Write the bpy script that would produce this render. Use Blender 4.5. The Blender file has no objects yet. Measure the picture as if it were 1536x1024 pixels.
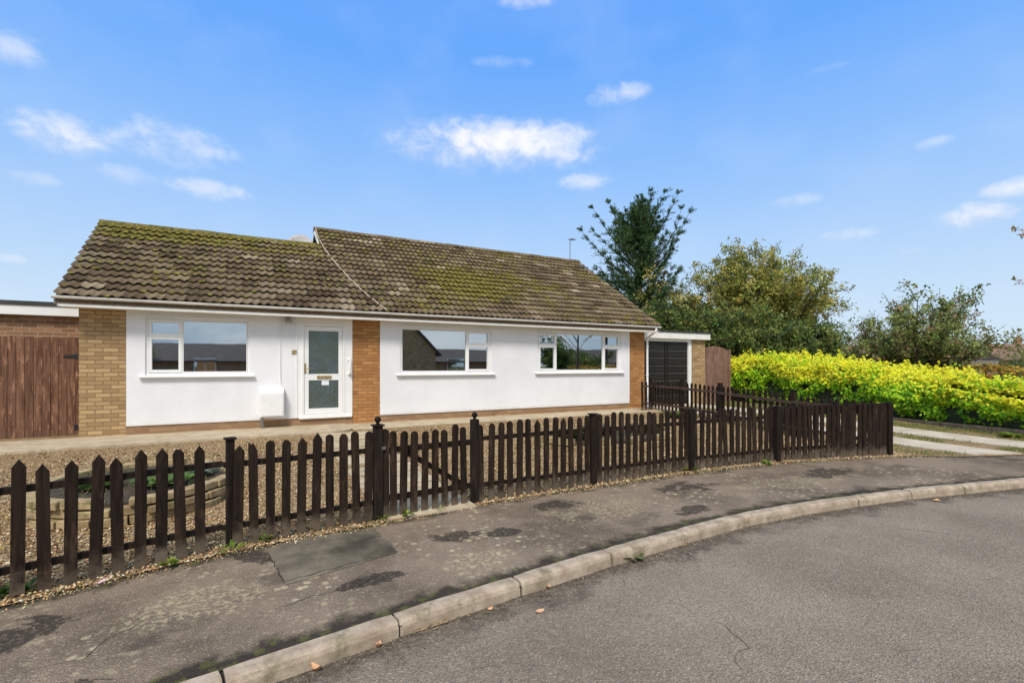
import bpy, math, random
import numpy as np
from mathutils import Vector, noise as mnoise
R = math.radians
rnd = random.Random(7)
rng = np.random.default_rng(11)
SC = bpy.context.scene
COL = SC.collection

# ------------------------------------------------------------------ camera
cam_d = bpy.data.cameras.new('camera')
cam = bpy.data.objects.new('camera', cam_d); COL.objects.link(cam)
cam.location = (0, 0, 1.53); cam.rotation_euler = (R(90), 0, R(-28.73))
cam_d.sensor_width = 36; cam_d.lens = 17.3; cam_d.shift_y = 0.0234
cam_d.clip_start = 0.05; cam_d.clip_end = 2000
SC.camera = cam
SC.view_settings.view_transform = 'Standard'; SC.view_settings.look = 'None'
SC.view_settings.exposure = 0.0; SC.view_settings.gamma = 1.0
try:
    SC.cycles.max_bounces = 6; SC.cycles.diffuse_bounces = 3; SC.cycles.transparent_max_bounces = 8
except Exception: pass

# ------------------------------------------------------------------ node helpers
class NT:
    def __init__(s, tree): s.t = tree
    def n(s, typ, ins=None, **kw):
        nd = s.t.nodes.new(typ)
        for k, v in kw.items(): setattr(nd, k, v)
        if ins:
            for k, v in ins.items(): s.put(nd.inputs[k], v)
        return nd
    def put(s, sock, v):
        if hasattr(v, 'links') or isinstance(v, bpy.types.NodeSocket): s.t.links.new(v, sock)
        else:
            if isinstance(v, (tuple, list)) and len(v) == 3 and sock.type == 'RGBA': v = (*v, 1)
            sock.default_value = v
    def math(s, op, a, b=0.0, c=None, clamp=False):
        nd = s.n('ShaderNodeMath', operation=op, use_clamp=clamp)
        s.put(nd.inputs[0], a); s.put(nd.inputs[1], b)
        if c is not None: s.put(nd.inputs[2], c)
        return nd.outputs[0]
    def mix(s, f, a, b, blend='MIX'):
        nd = s.n('ShaderNodeMix', data_type='RGBA', blend_type=blend)
        s.put(nd.inputs[0], f); s.put(nd.inputs[6], a); s.put(nd.inputs[7], b)
        return nd.outputs[2]
    def ramp(s, f, stops, interp='LINEAR'):
        nd = s.n('ShaderNodeValToRGB'); cr = nd.color_ramp; cr.interpolation = interp
        while len(cr.elements) < len(stops): cr.elements.new(0.5)
        for e, (p, c) in zip(cr.elements, stops):
            e.position = p
            e.color = (c, c, c, 1) if isinstance(c, (int, float)) else (*c, 1)
        s.put(nd.inputs[0], f); return nd.outputs[0]
    def noise(s, vec, scale, detail=3, rough=0.55, dist=0.0, col=False):
        nd = s.n('ShaderNodeTexNoise', {'Vector': vec, 'Scale': scale, 'Detail': detail, 'Roughness': rough, 'Distortion': dist})
        return nd.outputs['Color' if col else 'Fac']
    def voro(s, vec, scale, feature='F1', out='Distance', rnd_=1.0):
        nd = s.n('ShaderNodeTexVoronoi', {'Vector': vec, 'Scale': scale, 'Randomness': rnd_}, feature=feature)
        return nd.outputs[out]
    def smooth(s, v, a, b):
        nd = s.n('ShaderNodeMapRange', {'Value': v, 'From Min': a, 'From Max': b, 'To Min': 0.0, 'To Max': 1.0}, interpolation_type='SMOOTHSTEP')
        return nd.outputs[0]
    def bump(s, h, dist, strength=1.0, prev=None):
        ins = {'Height': h, 'Distance': dist, 'Strength': strength}
        if prev is not None: ins['Normal'] = prev
        return s.n('ShaderNodeBump', ins).outputs[0]
    def obj(s): return s.n('ShaderNodeTexCoord').outputs['Object']
    def attr(s, name, out='Color'): return s.n('ShaderNodeAttribute', attribute_name=name).outputs[out]
    def rand(s): return s.n('ShaderNodeObjectInfo').outputs['Random']
    def scale(s, vec, sc):
        nd = s.n('ShaderNodeMapping'); s.put(nd.inputs['Vector'], vec); nd.inputs['Scale'].default_value = sc
        return nd.outputs[0]

def mat(name):
    m = bpy.data.materials.new(name); m.use_nodes = True
    t = NT(m.node_tree); b = m.node_tree.nodes['Principled BSDF']
    b.inputs['Roughness'].default_value = 0.7
    return m, t, b

def simple(name, col, rough=0.6, var=0.15, scale=12.0, bump=0.0, metal=0.0, spec=0.5):
    m, t, b = mat(name)
    o = t.obj()
    f = t.noise(o, scale, 4, 0.6)
    t.put(b.inputs['Base Color'], t.mix(t.smooth(f, 0.3, 0.7), tuple(c * (1 - var) for c in col), tuple(min(1, c * (1 + var)) for c in col)))
    b.inputs['Roughness'].default_value = rough; b.inputs['Metallic'].default_value = metal
    b.inputs['Specular IOR Level'].default_value = spec
    if bump: t.put(b.inputs['Normal'], t.bump(t.noise(o, scale * 6, 3), bump))
    return m

# ------------------------------------------------------------------ world
SUN_EL = 50.0; SUN_DIR = Vector((-0.55, -0.83, 0)).normalized()
world = bpy.data.worlds.new('World'); SC.world = world; world.use_nodes = True
W = NT(world.node_tree)
bg = world.node_tree.nodes['Background']
sky = W.n('ShaderNodeTexSky', sky_type='NISHITA', sun_disc=False)
sky.sun_elevation = R(SUN_EL); sky.sun_rotation = math.atan2(SUN_DIR.x, SUN_DIR.y) % (2 * math.pi)
sky.air_density = 1.0; sky.dust_density = 0.6; sky.ozone_density = 2.0
gen = W.n('ShaderNodeTexCoord').outputs['Generated']
sep = W.n('ShaderNodeSeparateXYZ', {0: gen}); dx, dy, dz = sep.outputs
el = W.math('ARCSINE', dz); az = W.math('ARCTAN2', dx, dy)
nish = W.mix(1.0, sky.outputs[0], (0.115, 0.115, 0.115), 'MULTIPLY')
grad = W.ramp(dz, [(0.0, (.70, .83, .97)), (0.12, (.59, .77, .98)), (0.22, (.47, .69, 1.01)), (0.34, (.32, .585, 1.04)), (0.52, (.155, .435, 1.05)), (0.60, (.14, .41, 1.05)), (0.8, (.44, .54, .68)), (1.0, (.55, .60, .66))])
skyc = W.mix(0.90, nish, grad)
# broken cloud behind the camera and overhead (what the windows mirror)
cn = W.noise(W.scale(gen, (1.0, 1.0, 2.4)), 2.6, 6, 0.62)
back = W.smooth(W.math('ADD', W.math('MULTIPLY', dy, -1.0), W.math('MULTIPLY', cn, 0.9)), 0.35, 0.95)
cloudgrey = W.mix(W.smooth(cn, 0.35, 0.7), (.36, .50, .66), (.92, .94, .97))
skyc = W.mix(W.math('MULTIPLY', back, 0.8), skyc, cloudgrey)
# the small fair-weather clouds in front: (azimuth, elevation, half width, half height, strength) in degrees
def uv_dir(u, v):
    a = (u - 768) / 738; x = a * .8769 + .4807; y = -a * .4807 + .8769; z = (548 - v) / 738
    return math.degrees(math.atan2(x, y)), math.degrees(math.atan2(z, math.hypot(x, y)))
CL = [(748, 220, 185, 50, 1.0), (700, 228, 110, 34, .5), (925, 143, 52, 24, .55), (878, 274, 46, 18, .55), (95, 203, 105, 36, .72), (250, 218, 130, 42, .5),
      (315, 285, 75, 20, .5), (45, 268, 60, 16, .3), (190, 262, 60, 20, .3), (15, 72, 66, 34, .48), (785, 4, 60, 14, .5), (1465, 325, 75, 28, .85), (1520, 285, 60, 22, .7),
      (1270, 355, 60, 16, .4), (1365, 378, 45, 12, .35), (1400, 216, 36, 13, .3), (1195, 302, 40, 14, .28), (755, 95, 50, 14, .2), (1240, 103, 40, 10, .16), (15, 388, 30, 10, .3)]
vv = W.n('ShaderNodeCombineXYZ', {0: az, 1: W.math('MULTIPLY', el, 1.45), 2: 0.0}).outputs[0]
cn1 = W.math('ADD', W.math('MULTIPLY', W.noise(vv, 9.0, 3, 0.5, 0.2), 0.45), W.math('MULTIPLY', W.noise(vv, 24.0, 8, 0.64, 0.3), 0.55))
cn2 = W.noise(vv, 5.0, 3, 0.5)
total = None; shade = None
for (u, v, hw, hh, st) in CL:
    a0, e0 = uv_dir(u, v); a1, _ = uv_dir(u + hw, v); a2, _ = uv_dir(u - hw, v); _, e1 = uv_dir(u, v - hh); _, e2 = uv_dir(u, v + hh)
    wa = R(abs(a1 - a2) / 2); we = R(abs(e1 - e2) / 2)
    ax = W.math('DIVIDE', W.math('SUBTRACT', az, R(a0)), wa)
    ey = W.math('DIVIDE', W.math('SUBTRACT', el, R(e0)), we)
    d2 = W.math('ADD', W.math('MULTIPLY', ax, ax), W.math('MULTIPLY', ey, ey))
    fall = W.math('SUBTRACT', 1.0, d2)
    val = W.math('ADD', W.math('MULTIPLY', fall, 0.80), W.math('MULTIPLY', W.math('SUBTRACT', cn1, 0.47 if st > .8 else 0.485), 2.3 if st > .8 else 3.3))
    mk = W.math('MULTIPLY', W.math('MULTIPLY', W.smooth(val, 0.05, 1.15), W.smooth(fall, -0.35, 0.45)), st)
    mk = W.math('MULTIPLY', mk, W.math('SUBTRACT', 1.0, W.math('MULTIPLY', W.smooth(ey, 0.15, -0.9), 0.6)))
    total = mk if total is None else W.math('MAXIMUM', total, mk)
    sh = W.math('MULTIPLY', W.smooth(ey, 0.5, -0.6), W.smooth(fall, 0.0, 0.3)); shade = sh if shade is None else W.math('MAXIMUM', shade, sh)
cl_col = W.mix(W.smooth(W.math('SUBTRACT', cn1, W.math('MULTIPLY', shade, 0.14)), 0.30, 0.50), (.70, .78, .96), (1.0, 1.0, 1.02))
skyc = W.mix(total, skyc, cl_col)
# thin veil near the horizon
skyc = W.mix(W.math('MULTIPLY', W.smooth(cn2, 0.45, 0.75), 0.10), skyc, (.8, .87, 1.0))
W.put(bg.inputs[0], skyc); bg.inputs[1].default_value = 1.0

sun_d = bpy.data.lights.new('sun', 'SUN'); sun_d.energy = 3.2; sun_d.angle = R(16); sun_d.color = (1.0, .925, .83)
sun = bpy.data.objects.new('sun', sun_d); COL.objects.link(sun)
ce = math.cos(R(SUN_EL))
sun.rotation_euler = Vector((SUN_DIR.x * ce, SUN_DIR.y * ce, math.sin(R(SUN_EL)))).to_track_quat('Z', 'Y').to_euler()

# ------------------------------------------------------------------ mesh helpers
class MB:
    """collects polygons in world coordinates"""
    def __init__(s): s.v = []; s.f = []; s.c = []; s.cc = None; s.m = []; s.mi = 0
    def face(s, *idx): s.f.append(idx); s.c.append(s.cc); s.m.append(s.mi)
    def pts(s, L):
        k = len(s.v); s.v.extend(L); return k
    def box(s, x0, x1, y0, y1, z0, z1):
        k = s.pts([(x0, y0, z0), (x1, y0, z0), (x1, y1, z0), (x0, y1, z0), (x0, y0, z1), (x1, y0, z1), (x1, y1, z1), (x0, y1, z1)])
        for q in ((0, 3, 2, 1), (4, 5, 6, 7), (0, 1, 5, 4), (1, 2, 6, 5), (2, 3, 7, 6), (3, 0, 4, 7)): s.face(*[k + i for i in q])
        return s
    def bar(s, a, b, w, h, up=(0, 0, 1)):
        """rectangular bar from a to b, width w sideways, height h along up"""
        a = Vector(a); b = Vector(b); d = (b - a).normalized(); up = Vector(up)
        sd = d.cross(up).normalized() * w / 2; u = sd.cross(d).normalized() * h / 2
        k = s.pts([tuple(p + i * sd + j * u) for p in (a, b) for i, j in ((-1, -1), (1, -1), (1, 1), (-1, 1))])
        for q in ((0, 1, 2, 3), (7, 6, 5, 4), (0, 4, 5, 1), (1, 5, 6, 2), (2, 6, 7, 3), (3, 7, 4, 0)): s.face(*[k + i for i in q])
        return s
    def prism(s, poly, axis, t0, t1):
        """extrude a 2-D polygon along axis ('x': poly in y,z; 'y': poly in x,z; 'z': poly in x,y)"""
        def P(a, b, t): return {'x': (t, a, b), 'y': (a, t, b), 'z': (a, b, t)}[axis]
        n = len(poly); k = s.pts([P(a, b, t0) for a, b in poly] + [P(a, b, t1) for a, b in poly])
        s.face(*[k + i for i in range(n)][::-1]); s.face(*[k + n + i for i in range(n)])
        for i in range(n): j = (i + 1) % n; s.face(k + i, k + j, k + n + j, k + n + i)
        return s
    def tube(s, pts, rad, n=8, cap=True):
        rings = []
        P = [Vector(p) for p in pts]
        for i, p in enumerate(P):
            d = (P[min(i + 1, len(P) - 1)] - P[max(i - 1, 0)])
            if d.length < 1e-9: d = Vector((0, 0, 1))
            d.normalize()
            a = d.orthogonal().normalized() if i == 0 else (rings_a - d * rings_a.dot(d)).normalized()
            rings_a = a; b = d.cross(a)
            r = rad[i] if isinstance(rad, (list, tuple)) else rad
            k = s.pts([tuple(p + (a * math.cos(2 * math.pi * j / n) + b * math.sin(2 * math.pi * j / n)) * r) for j in range(n)])
            rings.append(k)
        for k0, k1 in zip(rings[:-1], rings[1:]):
            for j in range(n): jj = (j + 1) % n; s.face(k0 + j, k0 + jj, k1 + jj, k1 + j)
        if cap:
            s.face(*[rings[0] + j for j in range(n)][::-1]); s.face(*[rings[-1] + j for j in range(n)])
        return s
    def ball(s, c, r, nu=12, nv=8, sq=(1, 1, 1)):
        c = Vector(c); rows = []
        for i in range(1, nv):
            t = math.pi * i / nv
            rows.append(s.pts([(c.x + r * sq[0] * math.sin(t) * math.cos(2 * math.pi * j / nu), c.y + r * sq[1] * math.sin(t) * math.sin(2 * math.pi * j / nu), c.z + r * sq[2] * math.cos(t)) for j in range(nu)]))
        top = s.pts([(c.x, c.y, c.z + r * sq[2])]); bot = s.pts([(c.x, c.y, c.z - r * sq[2])])
        for a, b in zip(rows[:-1], rows[1:]):
            for j in range(nu): jj = (j + 1) % nu; s.face(a + j, b + j, b + jj, a + jj)
        for j in range(nu): jj = (j + 1) % nu; s.face(top, rows[0] + j, rows[0] + jj); s.face(bot, rows[-1] + jj, rows[-1] + j)
        return s
    def build(s, name, mats, parent=None, bevel=0.0, smooth=False, jitter=0.0, world=False):
        o = Vector((0, 0, 0)) if (parent is None or world) else world_loc(parent)
        me = bpy.data.meshes.new(name)
        V = [(x - o.x, y - o.y, z - o.z) for x, y, z in s.v]
        me.from_pydata(V, [], s.f); me.update()
        if not isinstance(mats, (list, tuple)): mats = [mats]
        for m in mats: me.materials.append(m)
        if len(mats) > 1: me.polygons.foreach_set('material_index', s.m)
        if any(c is not None for c in s.c):
            at = me.color_attributes.new('Col', 'FLOAT_COLOR', 'CORNER')
            arr = np.ones((len(me.loops), 4), np.float32)
            for p, c in zip(me.polygons, s.c):
                if c is not None: arr[p.loop_start:p.loop_start + p.loop_total, :3] = c
            at.data.foreach_set('color', arr.ravel())
        if smooth: me.polygons.foreach_set('use_smooth', [True] * len(me.polygons))
        ob = bpy.data.objects.new(name, me); COL.objects.link(ob)
        if parent is not None: ob.parent = parent
        if bevel:
            b = ob.modifiers.new('bevel', 'BEVEL'); b.width = bevel; b.segments = 2; b.limit_method = 'ANGLE'
        return ob

def world_loc(o):
    v = Vector(o.location)
    while o.parent is not None: o = o.parent; v = v + Vector(o.location)
    return v
def np_mesh(name, V, F, mats, parent=None, col=None, smooth=False):
    """fast mesh from arrays: F is (n,k); col (n,3) per face"""
    me = bpy.data.meshes.new(name); V = np.asarray(V, np.float32).copy(); F = np.asarray(F, np.int32)
    if parent is not None: V -= np.array(world_loc(parent), np.float32)
    me.vertices.add(len(V)); me.vertices.foreach_set('co', V.ravel())
    n, k = F.shape; me.loops.add(n * k); me.loops.foreach_set('vertex_index', F.ravel())
    me.polygons.add(n); me.polygons.foreach_set('loop_start', np.arange(0, n * k, k, dtype=np.int32))
    me.polygons.foreach_set('loop_total', np.full(n, k, np.int32))
    me.update(calc_edges=True)
    me.materials.append(mats)
    if col is not None:
        at = me.color_attributes.new('Col', 'FLOAT_COLOR', 'CORNER')
        c = np.ones((n * k, 4), np.float32); c[:, :3] = np.repeat(np.asarray(col, np.float32), k, axis=0)
        at.data.foreach_set('color', c.ravel())
    if smooth: me.polygons.foreach_set('use_smooth', np.ones(n, bool))
    ob = bpy.data.objects.new(name, me); COL.objects.link(ob)
    if parent is not None: ob.parent = parent
    return ob
def tag(o, label, cat, group=None, kind=None):
    o['label'] = label; o['category'] = cat
    if group: o['group'] = group
    if kind: o['kind'] = kind
    return o
def thing(name, loc, label, cat, group=None, rz=0.0):
    o = bpy.data.objects.new(name, None); COL.objects.link(o); o.location = loc; o.rotation_euler = (0, 0, rz)
    return tag(o, label, cat, group)
def struct(o): o['kind'] = 'structure'; return o
def cat_interp(P, x):
    """smooth height of a curve given as (x, y) points"""
    if x <= P[0][0]: return P[0][1] + (x - P[0][0]) * (P[1][1] - P[0][1]) / (P[1][0] - P[0][0])
    for i in range(len(P) - 1):
        if x <= P[i + 1][0]:
            x0, y0 = P[i]; x1, y1 = P[i + 1]; h = x1 - x0; t = (x - x0) / h
            m0 = (P[i + 1][1] - P[max(i - 1, 0)][1]) / (P[i + 1][0] - P[max(i - 1, 0)][0])
            m1 = (P[min(i + 2, len(P) - 1)][1] - P[i][1]) / (P[min(i + 2, len(P) - 1)][0] - P[i][0])
            return (2*t**3-3*t*t+1)*y0 + (t**3-2*t*t+t)*h*m0 + (-2*t**3+3*t*t)*y1 + (t**3-t*t)*h*m1
    return P[-1][1] + (x - P[-1][0]) * (P[-1][1] - P[-2][1]) / (P[-1][0] - P[-2][0])

# ------------------------------------------------------------------ layout curves (metres; z = 0 is the pavement, the camera stands in the road)
KERB = [(-14, -3.4), (-9, -0.9), (-6, 0.55), (-3, 1.9), (-1.2, 2.55), (-.21, 2.80), (.81, 2.96), (1.71, 3.07), (2.61, 3.17), (4.47, 3.28), (5.35, 3.23), (6.21, 3.12), (7.11, 2.98), (7.93, 2.80), (9.31, 2.48), (11, 2.0), (14, .8), (20, -2.6), (30, -9)]
BACK = [(-14, -1.2), (-9, 1.2), (-6, 2.55), (-3, 3.80), (-1.3, 4.30), (-.12, 4.63), (1.17, 4.79), (2.27, 4.93), (3.94, 4.93), (5.7, 4.93), (7.5, 4.72), (9.66, 4.12), (10.67, 3.58), (11.7, 3.16), (13.5, 2.5), (17, 1.0), (20, -.8), (30, -7)]
ZROAD = -.090
def ky(x): return cat_interp(KERB, x + .03) + .045
def by(x): return cat_interp(BACK, x)
def gp(u, v, z=0.0):
    a = (u - 768) / 738; k = (1.53 - z) / ((v - 548) / 738); return ((a * .8769 + .4807) * k, (-a * .4807 + .8769) * k)
def gz(x, y):
    b = by(x) if -14 < x < 30 else 3
    t = min(1, max(0, (y - b) / (10.6 - b))) if b < 10 else 1
    return 0.20 * t * t * (3 - 2 * t)

# ------------------------------------------------------------------ ground materials
def m_asphalt():
    m, t, b = mat('road_asphalt'); o = t.obj()
    big = t.noise(o, 0.7, 5, 0.65); mid = t.noise(o, 4.0, 6, 0.7); fine = t.noise(o, 90.0, 3, 0.7)
    c = t.mix(t.smooth(big, .3, .7), (.265, .212, .156), (.375, .308, .232))
    c = t.mix(t.math('MULTIPLY', t.smooth(mid, .5, .75), .30), c, (.41, .345, .27))
    c = t.mix(t.math('MULTIPLY', t.smooth(fine, .44, .66), .55), c, (.100, .080, .060))
    cell = t.voro(o, 105.0, out='Color'); cs = t.n('ShaderNodeSeparateXYZ', {0: cell}).outputs[0]
    c = t.mix(t.math('MULTIPLY', t.smooth(cs, .84, .97), .42), c, (.56, .49, .40))
    c = t.mix(t.math('MULTIPLY', t.smooth(cs, .35, .1), .45), c, (.10, .088, .078))
    # damp, dirty gutter line along the kerb
    g = t.attr('Col'); gs = t.n('ShaderNodeSeparateXYZ', {0: g}).outputs[0]
    gm = t.smooth(t.math('ADD', gs, t.math('MULTIPLY', t.math('SUBTRACT', t.noise(o, 3.5, 5, .65), .5), 1.5)), .35, .85)
    gm = t.math('MULTIPLY', gm, t.smooth(t.noise(o, 22, 5, .7), .25, .6))
    c = t.mix(t.math('MULTIPLY', gm, .85), c, (.060, .048, .034))
    t.put(b.inputs['Base Color'], c); b.inputs['Roughness'].default_value = .88; b.inputs['Specular IOR Level'].default_value = .25
    h = t.math('ADD', t.math('MULTIPLY', t.voro(o, 105.0), 1.0), t.math('MULTIPLY', t.noise(o, 30, 4, .7), .8))
    t.put(b.inputs['Normal'], t.bump(h, .008, 1.0))
    return m
def m_pavement():
    m, t, b = mat('pavement_tarmac'); o = t.obj()
    big = t.noise(o, .9, 5, .6); mid = t.noise(o, 4.0, 5, .6, .3); fine = t.noise(o, 150.0, 2, .6)
    c = t.mix(t.smooth(big, .32, .62), (.145, .108, .076), (.290, .222, .160))
    c = t.mix(t.math('MULTIPLY', t.smooth(mid, .45, .8), .5), c, (.38, .295, .21))
    c = t.mix(t.math('MULTIPLY', t.smooth(fine, .45, .68), .5), c, (.060, .046, .034))
    cell = t.voro(o, 110.0, out='Color'); cs = t.n('ShaderNodeSeparateXYZ', {0: cell}).outputs[0]
    c = t.mix(t.math('MULTIPLY', t.smooth(cs, .86, .97), .45), c, (.50, .42, .33))
    # lichen spots in drifts
    warp = t.mix(.03, o, t.noise(o, 18.0, 3, .6, col=True), 'ADD')
    sp = t.voro(warp, 13.0, 'F1'); sc_ = t.n('ShaderNodeSeparateXYZ', {0: t.voro(warp, 13.0, out='Color')}).outputs[1]
    spot = t.math('MULTIPLY', t.smooth(sp, .40, .22), t.smooth(sc_, .45, .6))
    sp2 = t.voro(warp, 29.0, 'F1'); sc2 = t.n('ShaderNodeSeparateXYZ', {0: t.voro(warp, 29.0, out='Color')}).outputs[1]
    spot2 = t.math('MULTIPLY', t.smooth(sp2, .36, .2), t.smooth(sc2, .55, .65))
    drift = t.smooth(t.noise(o, .8, 3, .5), .43, .62)
    c = t.mix(t.math('MULTIPLY', t.math('MULTIPLY', spot, drift), .85), c, (.56, .48, .30))
    c = t.mix(t.math('MULTIPLY', t.math('MULTIPLY', spot2, t.smooth(drift, 0, .7)), .6), c, (.44, .37, .29))
    px = t.n('ShaderNodeSeparateXYZ', {0: o}).outputs; wob = t.math('MULTIPLY', t.math('SUBTRACT', t.noise(o, 3.4, 8, .70, .8), .5), 5.0)
    def blobs(L):
        tot = None
        for (bx, by_, ra, rb) in L:
            ax = t.math('DIVIDE', t.math('SUBTRACT', px[0], bx), ra); ay = t.math('DIVIDE', t.math('SUBTRACT', px[1], by_), rb)
            f = t.math('SUBTRACT', 1.0, t.math('ADD', t.math('MULTIPLY', ax, ax), t.math('MULTIPLY', ay, ay)))
            tot = f if tot is None else t.math('MAXIMUM', tot, f)
        return t.math('ADD', tot, wob)
    lich = t.smooth(blobs([(-.25, 3.75, .6, .35), (3.4, 4.15, 1.0, .45), (6.4, 3.9, 1.6, .35), (1.6, 3.5, .4, .25)]), .1, 1.1)
    c = t.mix(t.math('MULTIPLY', t.math('MULTIPLY', lich, t.smooth(t.noise(o, 26.0, 4, .65), .46, .6)), .75), c, (.50, .42, .26))
    # old dark wet-looking patches, plus a shadow strip painted below the tarmac repair
    dk = t.smooth(t.noise(t.scale(o, (.8, 1.5, 1)), 1.35, 4, .55, .5), .60, .68)
    st = t.smooth(blobs([(-1.3, 3.8, .5, .3), (-.70, 2.95, .18, .22), (1.70, 4.12, .32, .16), (2.10, 4.0, .2, .14), (.80, 3.55, .28, .12), (3.05, 4.50, .34, .22), (4.9, 4.35, .6, .28), (7.4, 4.0, .7, .25), (.15, 4.40, .25, .2), (4.2, 3.65, .3, .14)]), .35, .65)
    st = t.math('MULTIPLY', st, t.smooth(t.noise(o, 30, 5, .7), .28, .52))
    c = t.mix(t.math('MULTIPLY', st, .85), c, (.034, .029, .024))
    c = t.mix(t.math('MULTIPLY', dk, .5), c, (.055, .046, .038))
    # moss and dirt gathered along the kerb and the fence
    g = t.attr('Col'); gs = t.n('ShaderNodeSeparateXYZ', {0: g}).outputs[0]
    nz = t.math('MULTIPLY', t.math('SUBTRACT', t.noise(o, 4.5, 5, .65), .5), 1.2)
    gm = t.smooth(t.math('ADD', gs, nz), .45, .85)
    c = t.mix(t.math('MULTIPLY', gm, .90), c, t.mix(t.smooth(t.noise(o, 11, 3), .5, .62), (.030, .025, .019), (.075, .082, .022)))
    t.put(b.inputs['Base Color'], c); b.inputs['Roughness'].default_value = .9; b.inputs['Specular IOR Level'].default_value = .2
    h = t.math('ADD', t.voro(o, 110.0), t.math('MULTIPLY', t.noise(o, 25, 4, .7), 1.0))
    t.put(b.inputs['Normal'], t.bump(h, .006, 1.0))
    return m
def m_gravel():
    m, t, b = mat('gravel_and_earth'); o = t.obj()
    cell = t.voro(o, 78.0, out='Color'); s3 = t.n('ShaderNodeSeparateXYZ', {0: cell}).outputs
    c = t.ramp(s3[0], [(0, (.13, .075, .035)), (.25, (.34, .22, .11)), (.5, (.54, .37, .19)), (.75, (.66, .49, .27)), (1, (.74, .62, .43))], 'CONSTANT')
    edge = t.voro(o, 78.0, 'DISTANCE_TO_EDGE')
    c = t.mix(t.smooth(edge, .12, .0), c, (.07, .045, .025))
    soil = t.smooth(t.noise(o, .9, 5, .6), .52, .68)
    c = t.mix(t.math('MULTIPLY', soil, .45), c, (.24, .17, .10))
    t.put(b.inputs['Base Color'], c); b.inputs['Roughness'].default_value = .92; b.inputs['Specular IOR Level'].default_value = .2
    t.put(b.inputs['Normal'], t.bump(t.voro(o, 78.0), .012, .9))
    return m
def m_concrete(name, c0, c1, sc=6.0, moss=0.0):
    m, t, b = mat(name); o = t.obj()
    c = t.mix(t.smooth(t.noise(o, sc, 6, .65), .3, .7), c0, c1)
    c = t.mix(t.math('MULTIPLY', t.smooth(t.noise(o, 130, 2), .5, .7), .35), c, tuple(q * .45 for q in c0))
    if moss: c = t.mix(t.math('MULTIPLY', t.smooth(t.noise(o, 5, 5, .7), .52, .66), moss), c, (.10, .10, .035))
    t.put(b.inputs['Base Color'], c); b.inputs['Roughness'].default_value = .85; b.inputs['Specular IOR Level'].default_value = .25
    t.put(b.inputs['Normal'], t.bump(t.noise(o, 70, 4, .7), .003, .8))
    return m
def m_grassy():
    m, t, b = mat('rough_ground'); o = t.obj()
    c = t.mix(t.smooth(t.noise(o, 1.6, 5, .65), .4, .62), (.19, .13, .07), (.10, .135, .03))
    c = t.mix(t.math('MULTIPLY', t.smooth(t.noise(o, 45, 3, .6), .45, .7), .6), c, (.30, .23, .13))
    t.put(b.inputs['Base Color'], c); b.inputs['Roughness'].default_value = .95; b.inputs['Specular IOR Level'].default_value = .15
    t.put(b.inputs['Normal'], t.bump(t.noise(o, 40, 4, .7), .02, .8))
    return m
M_ROAD = m_asphalt(); M_PAV = m_pavement(); M_GRAV = m_gravel(); M_GRASSY = m_grassy()
M_KERB = m_concrete('kerb_concrete', (.32, .245, .175), (.54, .445, .335), 6.5, .5)
M_PATH = m_concrete('path_concrete', (.42, .335, .22), (.58, .485, .34), 3.0, .3)
M_STRIP = m_concrete('drive_concrete', (.47, .40, .30), (.66, .58, .46), 2.5, .15)
M_PATCH = m_concrete('repair_tarmac', (.060, .052, .038), (.255, .215, .155), 1.5, .25)

# ------------------------------------------------------------------ ground sheets
g = MB(); S = 700
g.pts([(-S, -S, -.13), (S, -S, -.13), (S, S, -.13), (-S, S, -.13)]); g.face(0, 1, 2, 3)
struct(g.build('ground', M_GRASSY))
# road: grid from far behind the camera up to the kerb foot; Col.r = closeness to the kerb
g = MB()
xs = np.concatenate([np.arange(-14, -4, .6), np.arange(-4, 12, .25), np.arange(12, 30.1, .8)])
ds = [0, .12, .25, .45, .8, 1.6, 3, 6, 12, 24]
for x in xs:
    for d in ds: g.v.append((float(x), ky(x) - .11 - d if d < 12 else (-9.5 if d < 20 else -16) - 0.0 * x, ZROAD))
nd = len(ds)
for i in range(len(xs) - 1):
    for j in range(nd - 1):
        k = i * nd + j; q = max(0, 1 - (ds[j] + ds[j + 1]) / 2 / .55)
        g.cc = (q, 0, 0); g.face(k, k + 1, k + nd + 1, k + nd)
rd = struct(g.build('road', M_ROAD))
def vcol_from(ob, fn):
    at = ob.data.color_attributes['Col']; me = ob.data
    for l in me.loops:
        v = me.vertices[l.vertex_index].co; q = fn(v); at.data[l.index].color = (q, q, q, 1)
vcol_from(rd, lambda v: max(0, 1 - (ky(v.x) - .11 - v.y) / .48))
# pavement
g = MB(); nd = 11
for x in xs:
    a = ky(x) - .005; b_ = by(x)
    for j in range(nd): g.v.append((float(x), a + (b_ - a) * j / (nd - 1), 0.0))
for i in range(len(xs) - 1):
    for j in range(nd - 1):
        k = i * nd + j; g.cc = (0, 0, 0); g.face(k, k + nd, k + nd + 1, k + 1)
pv = struct(g.build('pavement', M_PAV))
vcol_from(pv, lambda v: max(0, 1 - (v.y - ky(v.x)) / .34, .85 - (by(v.x) - v.y) / .40))
# tarmac repair patch on the pavement (seen left of the gate)
g = MB(); PP = [(400, 823), (412, 845), (430, 876), (500, 856), (560, 838), (597, 828), (585, 815), (562, 793), (520, 797), (470, 803), (430, 812)]; g.pts([(*gp(u, v, .004), .004) for u, v in PP]); g.face(*range(len(PP)))
struct(g.build('pavement_repair', M_PATCH))
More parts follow.
